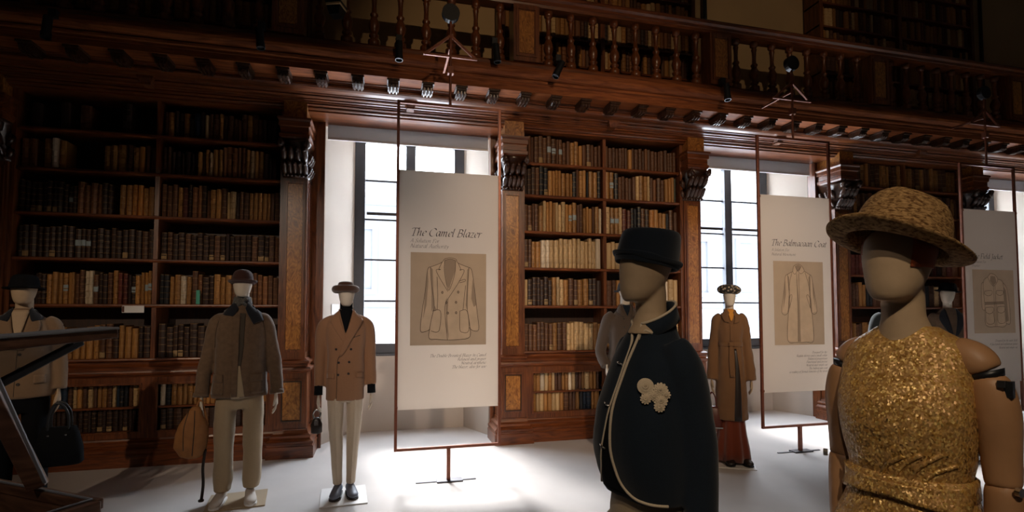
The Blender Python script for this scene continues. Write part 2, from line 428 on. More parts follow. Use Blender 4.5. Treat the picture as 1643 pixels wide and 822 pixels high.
# ------------------------------------------------------------------ gallery above the bookcases
GX0, GX1 = -6.5, 15.9
g = thing('gallery', 'carved dark wood gallery with bracketed cornice above the bookcases', 'gallery')
MB().sweepx([(.43, 3.83), (-.02, 3.83), (-.025, 3.845), (-.055, 3.85), (-.065, 3.86), (-.06, 3.872), (-.085, 3.876), (-.10, 3.884), (-.095, 3.897), (-.12, 3.90), (-.125, 3.912), (-.155, 3.916),
             (-.16, 3.928), (-.185, 3.931), (-.20, 3.94), (-.195, 3.951), (-.225, 3.954), (-.235, 3.966), (-.27, 3.97), (-.30, 3.972), (-.33, 3.985), (-.345, 4.0), (-.345, 4.022), (-.33, 4.027), (-.33, 4.06), (.43, 4.06)],
            GX0, GX1).obj('frieze', 'wood_h', g)
MB().sweepx([(-.205, 4.06), (-.33, 4.06), (-.60, 4.06), (-.60, 4.12), (-.605, 4.125), (-.605, 4.15), (-.63, 4.155), (-.635, 4.175), (-.62, 4.18), (-.62, 4.19), (-.66, 4.20),
             (-.69, 4.225), (-.70, 4.25), (-.70, 4.275), (-.68, 4.28), (-.68, 4.305), (-.205, 4.305)], GX0, GX1).obj('cornice', 'fascia', g)
MB().sweepx([(-.33, 4.06), (-.385, 4.06), (-.38, 4.05), (-.36, 4.045), (-.352, 4.03), (-.33, 4.03)], GX0, GX1).obj('bed_moulding', 'wood_h', g)
MB().box(GX0, GX1, -.205, .41, 4.2, 4.305).obj('walkway', 'wood_h', g)
# brackets (modillions), all sharing one mesh
mm = MB()
prof = [(-.575, 4.058), (-.575, 4.038), (-.56, 4.034), (-.56, 4.018), (-.548, 4.014), (-.552, 3.998), (-.535, 3.982), (-.50, 3.976), (-.46, 3.984), (-.42, 3.978), (-.385, 3.985), (-.35, 4.005), (-.335, 4.02), (-.335, 4.058)]
mm.loft([[(-.055, y, z) for y, z in prof], [(.055, y, z) for y, z in prof]])
for lx in (-.036, 0, .036):
    mm.tube([(lx, -.556, 4.008), (lx, -.552, 3.985), (lx, -.515, 3.970), (lx, -.46, 3.976), (lx, -.42, 3.970), (lx, -.37, 3.985)], [.010, .013, .014, .012, .012, .010], 6)
mm.box(-.065, .065, -.585, -.335, 4.040, 4.059)
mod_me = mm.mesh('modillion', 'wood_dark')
for k in range(-14, 34):
    o = link('modillion', mod_me, g); o.location = (.101 + .3665 * k, 0, 0)
for cx in (.3, -2.35, 2.8, 5.28, 7.76):
    MB().steps(cx, .04, -.05, [(0, 3.89), (.004, 3.91), (.03, 3.945), (.034, 3.965), (.034, 3.972)], -.22).obj('key_block', 'wood', g)

bal = thing('balustrade', 'dark wood balustrade with turned balusters along the gallery edge', 'balustrade')
MB().sweepx([(-.66, 4.306), (-.66, 4.35), (-.645, 4.355), (-.63, 4.38), (-.50, 4.38), (-.485, 4.355), (-.47, 4.35), (-.47, 4.306)], GX0, GX1).obj('base_rail', 'wood_h', bal)
MB().sweepx([(-.645, 5.03), (-.655, 5.06), (-.665, 5.065), (-.665, 5.10), (-.69, 5.12), (-.69, 5.15), (-.67, 5.175), (-.60, 5.185), (-.53, 5.175), (-.47, 5.15), (-.47, 5.12), (-.495, 5.10), (-.495, 5.065), (-.50, 5.03)], GX0, GX1).obj('handrail', 'wood_h', bal)
bp = [(.062, 0), (.062, .07), (.040, .08), (.035, .10), (.052, .115), (.052, .13), (.030, .145), (.045, .18), (.058, .225), (.055, .26), (.036, .31), (.030, .33), (.042, .345), (.042, .36),
      (.026, .375), (.024, .45), (.028, .53), (.034, .545), (.034, .56), (.026, .575), (.040, .59), (.050, .60), (.050, .651)]
bal_me = MB().lathe(bp, (0, 0, 0), 12).mesh('baluster', 'wood', True)
PIL = [-3.74, -.94, 1.55, 4.05, 6.51, 9.02, 11.6]
for i, px in enumerate(PIL):
    p = MB().box(px - .15, px + .15, -.665, -.465, 4.38, 5.03).obj('post', 'wood', bal)
    MB().frame(px - .12, px + .12, 4.43, 4.99, .022, -.678, -.665).obj('moulding', 'wood', p)
    MB().box(px - .085, px + .085, -.672, -.664, 4.47, 4.95).obj('burl_panel', 'burl', p)
    if i + 1 < len(PIL):
        a, b = px + .15, PIL[i + 1] - .15
        n = max(1, int(round((b - a) / .268)) - 1)
        for k in range(n + 1):
            x = a + (b - a) * (k + .5) / (n + 1)
            o = link('baluster', bal_me, bal); o.location = (x, -.565, 4.379)

# things on and behind the gallery rail
bx_ = thing('loudspeaker', 'tan box loudspeaker with dark grille hung on gallery rail at top', 'loudspeaker', (-.47, -.79, 4.62), -20)
MB().box(-.075, .075, -.08, .08, 0, .42).obj('cabinet', 'ochre', bx_, bevel=.006)
MB().loft([[(-.08, -.085, .04), (.08, -.085, .04), (.08, .085, .04), (-.08, .085, .04)], [(-.05, -.05, -.08), (.05, -.05, -.08), (.05, .05, -.08), (-.05, .05, -.08)]]).obj('grille', 'black', bx_)
MB().box(.0755, .078, -.04, .04, .12, .22).obj('badge', 'card', bx_)
for i, (x, lb) in enumerate(((4.52, 'thin black pole against ochre wall above the second window'), (9.86, 'thin black pole against ochre wall at top right'))):
    pl = thing('pole', lb, 'pole', (x, .33, 4.306), 0, 'black poles')
    MB().tube([(0, 0, 0), (0, 0, 3.2)], .028, 10).obj('shaft', 'black', pl, True)
    MB().lathe([(.06, 0), (.06, .02), (.03, .04)], seg=12).obj('foot', 'black', pl)

# ------------------------------------------------------------------ bookcases
SHELF = [1.09, 1.655, 2.13, 2.59, 3.05, 3.46]
BOOKS = []          # (x0, w, h, d, z, yfront, colour, variant, label kind, place words)
PAL = {'b': (.105, .042, .017), 'd': (.038, .017, .010), 'k': (.012, .012, .015), 't': (.35, .16, .040), 'o': (.44, .175, .034), 'c': (.54, .355, .165),
       'w': (.62, .50, .35), 'r': (.11, .022, .013), 'g': (.03, .04, .025), 'n': (.014, .03, .055), 'm': (.21, .08, .026)}
CNAME = {'b': 'brown leather', 'd': 'dark brown leather', 'k': 'black', 't': 'tan leather', 'o': 'orange-tan', 'c': 'cream vellum', 'w': 'white vellum', 'r': 'dark red', 'g': 'dark green', 'n': 'navy blue', 'm': 'reddish brown'}

def books(spec, x0, x1, z, yf, words, h=.32, rng=None):
    """spec letters: colour; upper case = blue-grey paper label; '_' gap; digits set height class"""
    rng = rng or random
    items = []; hh = h
    for ch in spec:
        if ch.isdigit(): hh = h * (.55 + .1 * int(ch)); continue
        items.append((ch, hh, rng.uniform(.75, 1.3)))
    tot = sum(w for _, _, w in items); sc = (x1 - x0) / tot; x = x0; n = 0
    for ch, bh, w in items:
        w *= sc
        if ch != '_':
            n += 1
            lab = 'blue' if ch.isupper() else ('cream' if (ch in 'bdkm' and rng.random() < .28) else None)
            c = PAL[ch.lower()]; k = rng.uniform(.75, 1.25)
            BOOKS.append([x, w * .965, bh * rng.uniform(.93, 1.05), rng.uniform(.20, .25), z, yf + rng.uniform(0, .025), tuple(min(.8, q * k) for q in c), rng.randrange(3), lab, (CNAME[ch.lower()], n, words)])
        x += w

def pilaster(bc, cx, off):
    p = link('pilaster', None, bc); p.location = (cx - off[0], 0, 0)
    YB = .30
    MB().box(-.125, .125, 0, YB, 1.05, 3.07).obj('shaft', 'wood', p)
    MB().frame(-.105, .105, 1.13, 3.03, .025, -.016, 0).obj('moulding', 'wood', p)
    MB().box(-.078, .078, -.008, 0, 1.16, 3.0).obj('burl_panel', 'burl', p)
    for s in (-1, 1):
        x = s * .125
        MB().box(min(x, x + s * .012), max(x, x + s * .012), .06, .085, 1.13, 3.03).obj('side_bead', 'wood', p)
        MB().box(min(x, x + s * .012), max(x, x + s * .012), .20, .225, 1.13, 3.03).obj('side_bead', 'wood', p)
    # pedestal
    MB().box(-.155, .155, -.03, YB, .30, .90).obj('pedestal', 'wood', p)
    MB().frame(-.125, .125, .36, .84, .03, -.048, -.03).obj('moulding', 'wood', p)
    MB().box(-.09, .09, -.040, -.03, .395, .805).obj('burl_panel', 'burl', p)
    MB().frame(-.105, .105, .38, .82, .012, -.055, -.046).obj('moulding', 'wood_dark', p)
    MB().steps(0, .155, YB + .02, [(.085, 0), (.085, .125), (.075, .13), (.075, .145), (.082, .155), (.082, .175), (.06, .19), (.045, .205), (.05, .215), (.05, .235), (.025, .255), (.012, .285), (.015, .30), (0, .301)], -.03).obj('plinth', 'wood_h', p)
    MB().steps(0, .14, YB, [(.012, .90), (.02, .915), (.05, .93), (.055, .95), (.05, .965), (.02, .975), (.02, 1.0), (.035, 1.01), (.035, 1.035), (.005, 1.05), (0, 1.06)], -.01).obj('ledge', 'wood_h', p)
    # carved capital: two tiers of leaves curling out, volutes at the corners
    c = MB().loft([[(-w, -d, z), (w, -d, z), (w, YB, z), (-w, YB, z)] for w, d, z in ((.135, .02, 3.07), (.135, .03, 3.095), (.11, .03, 3.11), (.10, .05, 3.2), (.10, .09, 3.32), (.12, .13, 3.42), (.145, .15, 3.46))])
    for zt, dep, n, r in ((3.17, .085, 5, .030), (3.31, .145, 4, .036)):
        for k in range(n):
            lx = -.105 + .21 * k / (n - 1)
            c.tube([(lx, -dep + .075, zt - .085), (lx, -dep + .02, zt - .03), (lx, -dep - .02, zt + .02), (lx, -dep - .045, zt + .035), (lx, -dep - .05, zt + .012)], [r * .7, r, r * .9, r * .7, r * .35], 7)
        for s in (-1, 1):
            for yy in (.02, .12, .22):
                c.tube([(s * .10, yy, zt - .08), (s * .13, yy, zt - .02), (s * .155, yy, zt + .03), (s * .165, yy, zt + .01)], [r * .6, r, r * .8, r * .4], 6)
    for k in range(7):
        lx = -.12 + .24 * k / 6
        c.tube([(lx, -.02, 3.10), (lx, -.05, 3.085), (lx, -.04, 3.072)], [.016, .018, .01], 6)
    for s in (-1, 1):
        c.tube([(s * .10, -.10, 3.36), (s * .14, -.17, 3.40), (s * .13, -.20, 3.43), (s * .105, -.19, 3.40), (s * .12, -.165, 3.38)], [.03, .04, .034, .024, .012], 8)
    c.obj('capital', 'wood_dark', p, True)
    MB().steps(0, .125, YB, [(.01, 3.46), (.03, 3.485), (.035, 3.52), (.02, 3.53), (.02, 3.60), (.035, 3.61), (.035, 3.66), (.05, 3.68), (.05, 3.70), (.0, 3.705)], -.12).obj('abacus', 'wood_h', p)
    MB().box(-.12, .12, -.105, YB, 3.705, 3.90).obj('frieze_block', 'burl', p)
    MB().steps(0, .12, YB, [(0, 3.90), (.015, 3.91), (.02, 3.935), (.05, 3.95), (.06, 3.975), (.06, 3.99)], -.105).obj('cap_moulding', 'wood_h', p)

def bookcase(xa, xb, label, word, specs, low, xdiv=None):
    off = ((xa + xb) / 2, .2)
    bc = thing('bookcase', label, 'bookcase', (off[0], 0, 0), 0, 'carved wooden bookcases')
    ox = off[0]
    for cx in (xa, xb): pilaster(bc, cx, off)
    L, R = xa + .125 - ox, xb - .125 - ox
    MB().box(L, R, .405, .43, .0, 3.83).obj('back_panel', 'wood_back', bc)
    for s, e in ((0, L), (1, R)):
        MB().box(e if s == 0 else e - .04, e + .04 if s == 0 else e, .03, .405, 1.05, 3.83).obj('side_panel', 'wood', bc)
    L += .04; R -= .04
    dv = (xdiv - ox) if xdiv is not None else 0
    for z in SHELF:
        MB().sweepx([(.40, z - .036), (.06, z - .036), (.048, z - .030), (.045, z - .018), (.048, z - .006), (.06, z), (.40, z)], L, R).obj('shelf', 'wood_h', bc)
    for z0, z1 in zip(SHELF, SHELF[1:] + [3.866]):
        MB().box(dv - .021, dv + .021, .055, .40, z0, z1 - .036).obj('divider', 'wood', bc)
    # desk-high ledge and lower cupboard with open front
    MB().sweepx([(.40, .90), (-.005, .90), (-.02, .915), (-.05, .93), (-.055, .95), (-.05, .965), (.0, .972), (.0, 1.0), (.02, 1.01), (.04, 1.03), (.04, 1.052), (.40, 1.052)], L - .04, R + .04).obj('ledge', 'wood_h', bc)
    LL, RR = L - .04, R + .04
    fr = MB().box(LL + .03, RR - .03, -.01, .02, .83, .90).box(LL + .03, RR - .03, -.01, .02, .28, .345)
    for a, b in ((LL + .03, LL + .13), (RR - .13, RR - .03), (dv - .075, dv + .075)): fr.box(a, b, -.01, .02, .345, .83)
    fr.obj('cupboard_frame', 'wood', bc)
    for a, b in ((LL + .13, dv - .075), (dv + .075, RR - .13)):
        MB().frame(a - .012, b + .012, .333, .842, .018, -.022, -.01).obj('opening_moulding', 'wood', bc)
        MB().box(a, b, .02, .40, .575, .595).obj('shelf', 'wood_h', bc)
        MB().box(a, b, .02, .40, .325, .345).obj('cupboard_floor', 'wood_h', bc)
    MB().sweepx([(.35, 0), (-.06, 0), (-.06, .12), (-.05, .13), (-.05, .145), (-.056, .155), (-.056, .175), (-.035, .19), (-.02, .205), (-.025, .215), (-.025, .235), (0, .255), (.008, .28), (.35, .28)], LL, RR).obj('base_moulding', 'wood_h', bc)
    rng = random.Random(hash(word) % 1000 if False else sum(map(ord, word)))
    for k, row in enumerate(specs):                       # top row first
        z = SHELF[::-1][k]
        for j, sp in enumerate(row):
            a, b = (L, dv - .021) if j == 0 else (dv + .021, R)
            hgt = .30
            books(sp, a + ox + .012, b + ox - .012, z, .075, '%s shelf, %s half of %s bookcase' % (['top', 'second', 'third', 'fourth', 'fifth', 'sixth'][k], 'left' if j == 0 else 'right', word), hgt, rng)
    for k, row in enumerate(low):
        z = (.595, .345)[k]
        for j, sp in enumerate(row):
            a, b = (LL + .13, dv - .075) if j == 0 else (dv + .075, RR - .13)
            books(sp, a + ox + .006, b + ox - .006, z, .05, '%s cupboard shelf, %s half of %s bookcase' % ('upper' if k == 0 else 'lower', 'left' if j == 0 else 'right', word), .205, rng)
    return bc

LEFT = [
    ['3_d__4d_b___5d___', '4btDDo2d4nDc4bbtbb3bb5btb4bd3dd_'],
    ['4mm_5tw4t_____4tttb4to4bb', '4bb3dddddd4tb4t3c5tt6mmmmm5tcttd3dd_'],
    ['5ddddddddd4Dd5mmmmdd_ttoott', '6bbb5tr6dmmd5btt6b5cc5dbb5tttttbb'],
    ['5dddddddddDDDddddddddbd', '4dbddbddddbddddddbddbb'],
    ['_____5ddt6t5tTttb6bww5Bdd6bt5rrDDt6tTT', '5kkttwt6bm5dd6t5ttbbm6bb5mmbb'],
    ['5mmtt6tt5tttttt6tbbdt5ttdd', '6dddddddd5ddbbdd6bbdd'],
]
LEFT_LOW = [['7ttctct6tnn7bctbcbttbcnkkbct', '6wkttttttttttttttttttt'], ['6mmbbmddddddddddddddddddd', '5ddbbddbddbddbddb']]
CENT = [
    ['6bbBbbbBBBB5bbtt4tbbbbb', '4bbbbbbbtbbbbmbbbbbbbbb'],
    ['6dddb7kk6tttT5tTt6kbttKttk', '6tTk5bbbbb6cttc5bmbbtt6tg'],
    ['6bbbbt7ctttccct7TTbb6tttbtw', '7cTTc6rrk7kkb6dot5ttk6bb'],
    ['6bbtt7wwcccccccccccw', '6cccccccccccccccc'],
    ['6cddddddtcctbbttddd', '6bbtbbbttccctcwcc'],
    ['6bbmbbbbtbbcccccctt', '6tttbbtccttbbttcc'],
]
CENT_LOW = [['7ttwctcbbttwcbbtcttb', '7tcctbbtcctbbtcc'], ['7tccttcctbbbtknntt', '7tccbbtccttbbtc']]
RGHT = [
    ['6tttbbttbbbtttbbt', '6ttbbtbbttbbtt'], ['5bbtbbdbbtbdbbdb', '5bdbbtbdbbdbtb'], ['6bbdbtbbddbbdbtb', '5bbddbbbdbbdb'],
    ['5rrrrrrdbbdrrbbd', '5brdbbrdbrb'], ['6bbbttkkbbcctkbb', '5bgkkbcbktb'], ['5ttbbttbbccttbb', '5ttbbttcctt'],
]
RGHT_LOW = [['6ttbbttbb', '6ttbbttbb'], ['6ttbbttbb', '6ttbbttbb']]
bookcase(PIL[0], PIL[1], 'carved walnut bookcase at left behind the waxed jacket mannequin', 'left', LEFT, LEFT_LOW, -2.32)
bookcase(PIL[2], PIL[3], 'carved walnut bookcase in the centre between the two bright windows', 'centre', CENT, CENT_LOW, 2.80)
bookcase(PIL[4], PIL[5], 'carved walnut bookcase at right behind the straw-coloured hat', 'right', RGHT, RGHT_LOW)

# upper bookcases on the gallery
UP = []
for xa, xb, word, lb in ((-3.85, -.85, 'left', 'dark upper bookcase behind the balustrade at top left'), (1.42, 4.2, 'centre', 'dark upper bookcase behind the balustrade above the centre bookcase'), (6.3, 9.35, 'right', 'dark upper bookcase behind the balustrade at top right')):
    ub = thing('upper_bookcase', lb, 'bookcase', ((xa + xb) / 2, .1, 4.305), 0, 'bookcases on the gallery'); hw = (xb - xa) / 2
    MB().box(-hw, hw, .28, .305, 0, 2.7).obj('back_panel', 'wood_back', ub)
    for x in (-hw, -.03, hw - .06): MB().box(x, x + .06, -.01, .28, 0, 2.7).obj('upright', 'wood', ub)
    for k in range(8):
        MB().box(-hw, hw, 0, .28, .10 + k * .36, .125 + k * .36).obj('shelf', 'wood_h', ub)
    MB().sweepx([(.3, 2.7), (-.05, 2.7), (-.05, 2.74), (-.12, 2.8), (-.12, 2.86), (.3, 2.86)], -hw - .05, hw + .05).obj('cornice', 'wood_h', ub)
    rng = random.Random(len(word))
    for k in range(7):
        for a, b in ((xa + .06, (xa + xb) / 2 - .03), ((xa + xb) / 2 + .03, xb - .06)):
            sp = ''.join(rng.choice('ttbbdmcbtt') for _ in range(20))
            books('6' + sp, a + .01, b - .01, 4.305 + .125 + k * .36, .12, 'UP', .26, rng)

# ------------------------------------------------------------------ the books themselves
def unit_book(var):
    """unit box 0..1 in x, 0..1 in z, depth 1, rounded spine at y=0, raised bands"""
    zs = [0, .012]
    bands = ([], [.2, .4, .6, .8], [.16, .32, .5, .68, .84])[var]
    for b in bands: zs += [b - .018, b - .010, b + .010, b + .018]
    zs += [.988, 1.0]
    rings = []
    for z in zs:
        up = any(abs(z - b) < .013 for b in bands); e = -.03 if up else 0.
        cap = .012 if z in (0, 1.0) else 0.
        rings.append([(0, 1, z), (cap, .10 + cap, z), (.13, .03 + e + cap, z), (.5, 0 + e + cap, z), (.87, .03 + e + cap, z), (1 - cap, .10 + cap, z), (1, 1, z)])
    return MB().loft(rings)
UB = [unit_book(v) for v in range(3)]
UBM = [u.mesh('book', 'book') for u in UB]
LABM = {k: MB().loft([[(.06, .03, z), (.25, .012, z), (.5, -.006, z), (.75, .012, z), (.94, .03, z), (.94, .2, z), (.06, .2, z)] for z in (a, b)]).mesh('spine_label', mt)
        for k, (a, b, mt) in {'blue': (.42, .62, 'lab_blue'), 'cream': (.03, .22, 'lab_cream')}.items()}
_ry, _rt = radians(14.01), radians(2.48)
def seen(b):
    x, w, h, d, z, y = b[:6]
    px, py, pz = x + w / 2, y + 6.199, z + h / 2 - 1.57
    dep = px * sin(_ry) * cos(_rt) + py * cos(_ry) * cos(_rt) + pz * sin(_rt)
    u = 821.5 + 840 * (px * cos(_ry) - py * sin(_ry)) / dep
    v = 464.9 - 840 * (pz - dep * sin(_rt)) / dep
    if not (0 < u < 1643 and 0 < v < 822) or b[9][2] == 'UP': return 0
    a = w * h / dep ** 2
    if 955 < u < 1105 and v > 372: a *= .02            # behind the navy jacket mannequin
    if 1310 < u < 1545 and v > 310: a *= .05
    if 638 < u < 800 or u > 1548: a *= .02
    if 335 < u < 448 and v > 495: a *= .1
    if u < 105 and v > 470: a *= .1
    if v < 300 and u < 450: a *= .35                   # unlit upper rows
    return a
order = sorted(range(len(BOOKS)), key=lambda i: -seen(BOOKS[i]))
single = set(order[:298])
far = MB(); farcol = []
for i, b in enumerate(BOOKS):
    x, w, h, d, z, y, c, var, lab, (cn, n, words) = b
    if i in single:
        o = link('book', UBM[var]); o.location = (x, y, z); o.scale = (w, d, h); o.color = (*c, 1)
        tag(o, '%s book, %s from left, %s' % (cn, ORD[n - 1], words), 'book', 'books in the ' + words.split(' of ')[1])
        if lab:
            link('spine_label', LABM[lab], o)
    else:
        u = UB[var]; k0 = len(far.f)
        far.add([(x + p[0] * w, y + p[1] * d, z + p[2] * h) for p in u.v], u.f)
        farcol += [c] * (len(far.f) - k0)
fm = bpy.data.meshes.new('books'); fm.from_pydata(far.v, [], far.f)
ca = fm.color_attributes.new('Col', 'FLOAT_COLOR', 'CORNER')
cols = []
for p, c in zip(fm.polygons, farcol): cols += list((*c, 1)) * p.loop_total
ca.data.foreach_set('color', cols); fm.materials.append(M['books_far'])
fo = tag(link('books', fm), 'remaining rows of old leather books in dim upper and far shelves', 'books'); fo['kind'] = 'stuff'
# ------------------------------------------------------------------ lettering drawn with a broad pen
GL = {
 'a': (.44, [[(.35, .40), (.24, .45), (.10, .36), (.05, .16), (.13, .01), (.25, .08), (.35, .32)], [(.38, .44), (.33, .12), (.37, .01), (.45, .06)]]),
 'b': (.42, [[(.10, .75), (.07, .12), (.17, .01), (.31, .10), (.36, .30), (.27, .44), (.11, .32)]]),
 'c': (.36, [[(.33, .36), (.27, .45), (.13, .38), (.05, .18), (.13, .01), (.31, .10)]]),
 'd': (.46, [[(.35, .40), (.24, .45), (.10, .36), (.05, .16), (.13, .01), (.25, .08), (.35, .32)], [(.42, .75), (.34, .12), (.38, .01), (.46, .06)]]),
 'e': (.36, [[(.07, .20), (.28, .28), (.33, .38), (.23, .45), (.10, .34), (.05, .16), (.13, .01), (.31, .10)]]),
 'f': (.30, [[(.38, .70), (.28, .74), (.21, .6), (.14, .0), (.07, -.2), (-.02, -.18)], [(.04, .42), (.30, .42)]]),
 'g': (.42, [[(.34, .40), (.22, .45), (.09, .32), (.12, .16), (.25, .18), (.34, .38)], [(.36, .42), (.30, -.05), (.16, -.2), (.04, -.12)]]),
 'h': (.44, [[(.12, .75), (.05, .0)], [(.07, .22), (.20, .42), (.32, .42), (.30, .2), (.30, .03), (.40, .05)]]),
 'i': (.22, [[(.03, .38), (.12, .44), (.08, .1), (.12, .01), (.20, .06)], [(.14, .60), (.15, .63)]]),
 'k': (.42, [[(.12, .75), (.05, .0)], [(.34, .43), (.20, .40), (.10, .24)], [(.12, .24), (.24, .10), (.38, .01)]]),
 'l': (.22, [[(.14, .75), (.06, .12), (.11, .01), (.20, .06)]]),
 'm': (.66, [[(.03, .40), (.11, .44), (.05, .0)], [(.08, .25), (.20, .43), (.29, .40), (.25, .0)], [(.28, .25), (.40, .43), (.50, .40), (.47, .06), (.54, .01), (.62, .06)]]),
 'n': (.46, [[(.03, .40), (.11, .44), (.05, .0)], [(.08, .25), (.20, .43), (.32, .40), (.29, .06), (.35, .01), (.44, .06)]]),
 'o': (.40, [[(.22, .45), (.09, .35), (.05, .15), (.14, .01), (.28, .10), (.34, .30), (.22, .45)]]),
 'p': (.42, [[(.12, .44), (.03, -.22)], [(.10, .30), (.22, .44), (.34, .36), (.31, .12), (.18, .01), (.07, .06)]]),
 'r': (.32, [[(.03, .40), (.11, .44), (.05, .0)], [(.08, .24), (.20, .42), (.31, .41)]]),
 's': (.32, [[(.28, .38), (.20, .45), (.10, .36), (.22, .18), (.18, .02), (.04, .06)]]),
 't': (.26, [[(.14, .58), (.07, .10), (.12, .01), (.22, .07)], [(.03, .42), (.24, .44)]]),
 'u': (.46, [[(.04, .40), (.11, .43), (.07, .10), (.14, .01), (.26, .12), (.34, .40)], [(.36, .44), (.31, .10), (.36, .01), (.44, .06)]]),
 'v': (.40, [[(.04, .42), (.11, .42), (.15, .02)], [(.15, .02), (.30, .20), (.34, .44)]]),
 'P': (.50, [[(.18, .68), (.08, .0)], [(.10, .68), (.36, .69), (.48, .54), (.36, .34), (.14, .32)], [(.0, .0), (.18, .0)]]),
 'M': (.78, [[(.05, .0), (.18, .68)], [(.18, .68), (.36, .02)], [(.36, .02), (.68, .68)], [(.68, .68), (.64, .0)]]),
 'j': (.22, [[(.12, .44), (.06, -.12), (-.04, -.2)], [(.14, .6), (.15, .63)]]),
 'x': (.36, [[(.05, .43), (.30, .02)], [(.32, .44), (.04, .0)]]),
 'y': (.42, [[(.04, .42), (.12, .40), (.16, .05)], [(.34, .44), (.22, .05), (.08, -.2), (.0, -.18)]]),
 'z': (.36, [[(.06, .43), (.31, .43)], [(.31, .43), (.04, .01)], [(.04, .01), (.32, .01)]]),
 'T': (.56, [[(.08, .60), (.12, .68), (.56, .68), (.58, .60)], [(.33, .68), (.24, .0)], [(.14, .0), (.36, .0)]]),
 'C': (.62, [[(.60, .56), (.52, .68), (.34, .70), (.14, .52), (.06, .25), (.18, .03), (.38, .0), (.54, .12)]]),
 'B': (.54, [[(.18, .68), (.08, .0)], [(.10, .68), (.34, .69), (.46, .56), (.36, .39), (.16, .36)], [(.30, .37), (.46, .28), (.42, .06), (.24, .0), (.02, .0)]]),
 'F': (.50, [[(.18, .68), (.09, .0)], [(.10, .68), (.52, .68), (.54, .58)], [(.14, .36), (.40, .37)], [(.02, .0), (.18, .0)]]),
 'J': (.34, [[(.28, .68), (.20, .05), (.08, -.16), (-.04, -.14)], [(.16, .68), (.40, .68)]]),
 'A': (.58, [[(.02, .0), (.36, .70)], [(.36, .70), (.48, .0)], [(.14, .24), (.42, .24)]]),
 'S': (.44, [[(.42, .58), (.34, .69), (.18, .62), (.16, .46), (.34, .26), (.28, .04), (.08, .02), (.04, .14)]]),
 'N': (.66, [[(.06, .0), (.16, .68)], [(.16, .68), (.48, .0)], [(.48, .0), (.60, .68)]]),
 'D': (.60, [[(.18, .68), (.08, .0)], [(.10, .68), (.38, .68), (.56, .48), (.48, .14), (.26, .0), (.02, .0)]]),
 'R': (.56, [[(.18, .68), (.08, .0)], [(.10, .68), (.36, .69), (.46, .54), (.34, .38), (.14, .35)], [(.28, .36), (.50, .0)]]),
 'I': (.28, [[(.20, .68), (.10, .0)]]), ',': (.18, [[(.08, .04), (.03, -.10)]]), ' ': (.24, []),
}
def smooth_line(p, n=5):
    if len(p) < 3: return p
    out = []
    for i in range(len(p) - 1):
        a, b, c, d = p[max(i - 1, 0)], p[i], p[i + 1], p[min(i + 2, len(p) - 1)]
        for k in range(n):
            t = k / n
            out.append(tuple(.5 * (2 * b[j] + (c[j] - a[j]) * t + (2 * a[j] - 5 * b[j] + 4 * c[j] - d[j]) * t * t + (3 * b[j] - a[j] - 3 * c[j] + d[j]) * t ** 3) for j in (0, 1)))
    return out + [p[-1]]
def textw(s): return sum(GL[c][0] for c in s)
def write(mb, s, x, z, size, y, right=False, pen=.036, shear=.20):
    if right: x -= textw(s) * size
    nx, nz = pen * .85, pen * .55
    for ch in s:
        adv, st = GL[ch]
        for line in st:
            q = smooth_line(line)
            for (ax, az), (bx, bz) in zip(q, q[1:]):
                P = [(ax - nx, az - nz), (ax + nx, az + nz), (bx + nx, bz + nz), (bx - nx, bz - nz)]
                mb.add([(x + (px + shear * pz) * size, y, z + pz * size) for px, pz in P], [(0, 1, 2, 3)])
        x += adv * size
    return mb
def ribbon(mb, pts, w, y, T, smooth=True):
    q = smooth_line(pts, 4) if smooth else pts
    q = [T(*p) for p in q]
    for i in range(len(q) - 1):
        a, b = Vector(q[i]), Vector(q[i + 1]); t = b - a
        if t.length < 1e-6: continue
        n = Vector((-t.y, t.x)).normalized() * w / 2
        mb.add([(a.x - n.x, y, a.y - n.y), (a.x + n.x, y, a.y + n.y), (b.x + n.x, y, b.y + n.y), (b.x - n.x, y, b.y - n.y)], [(0, 1, 2, 3)])
def poly(mb, pts, y, T):
    q = [T(*p) for p in pts]; mb.add([(a, y, b) for a, b in q], [tuple(range(len(q)))])

# ------------------------------------------------------------------ banner stands
def stand(x0, x1, y, z0, z1, label, paint):
    cx = (x0 + x1) / 2; hw = (x1 - x0) / 2
    st = thing('display_stand', label, 'display stand', (cx, y, 0), 0, 'copper framed banner stands')
    MB().frame(-hw, hw, z0, z1, .026, -.014, .014).obj('frame', 'copper', st, bevel=.003)
    MB().box(-.017, .017, -.017, .017, .012, z0).obj('foot_pole', 'copper', st)
    MB().box(-.30, .26, -.012, .012, 0, .008).box(-.11, .13, -.05, .05, .0, .014).obj('foot', 'bluesteel', st)
    MB().tube([(0, 0, z1 - .01), (0, 0, 4.40)], .013, 10).obj('top_pole', 'copper', st)
    b = MB().bar((-.25, 0, 4.03), (0, 0, 4.24), .022).bar((.25, 0, 4.03), (0, 0, 4.24), .022).bar((-.26, 0, 4.035), (.26, 0, 4.035), .02)
    b.obj('brace', 'copper', st)
    MB().bar((0, .0, 4.13), (0, -y - .70, 4.13), .02).obj('wall_arm', 'copper', st)
    MB().box(-.028, .028, -.028, .028, 3.86, 3.93).obj('clamp', 'copper', st)
    MB().tube([(0, -.03, 4.46), (0, .03, 4.46)], .085, 20).obj('counterweight', 'black', st)
    pz0, pz1 = .675, 2.90
    pn = MB().box(-hw + .012, hw - .012, -.008, .006, pz0, pz1).obj('banner', 'banner', st)
    for s in (-1, 1):
        for zz in (pz0 + .02, pz1 - .02): MB().box(s * (hw - .016) - .012, s * (hw - .016) + .012, -.02, .02, zz - .012, zz + .012).obj('clip', 'copper', st)
    paint(pn, hw)
    return st

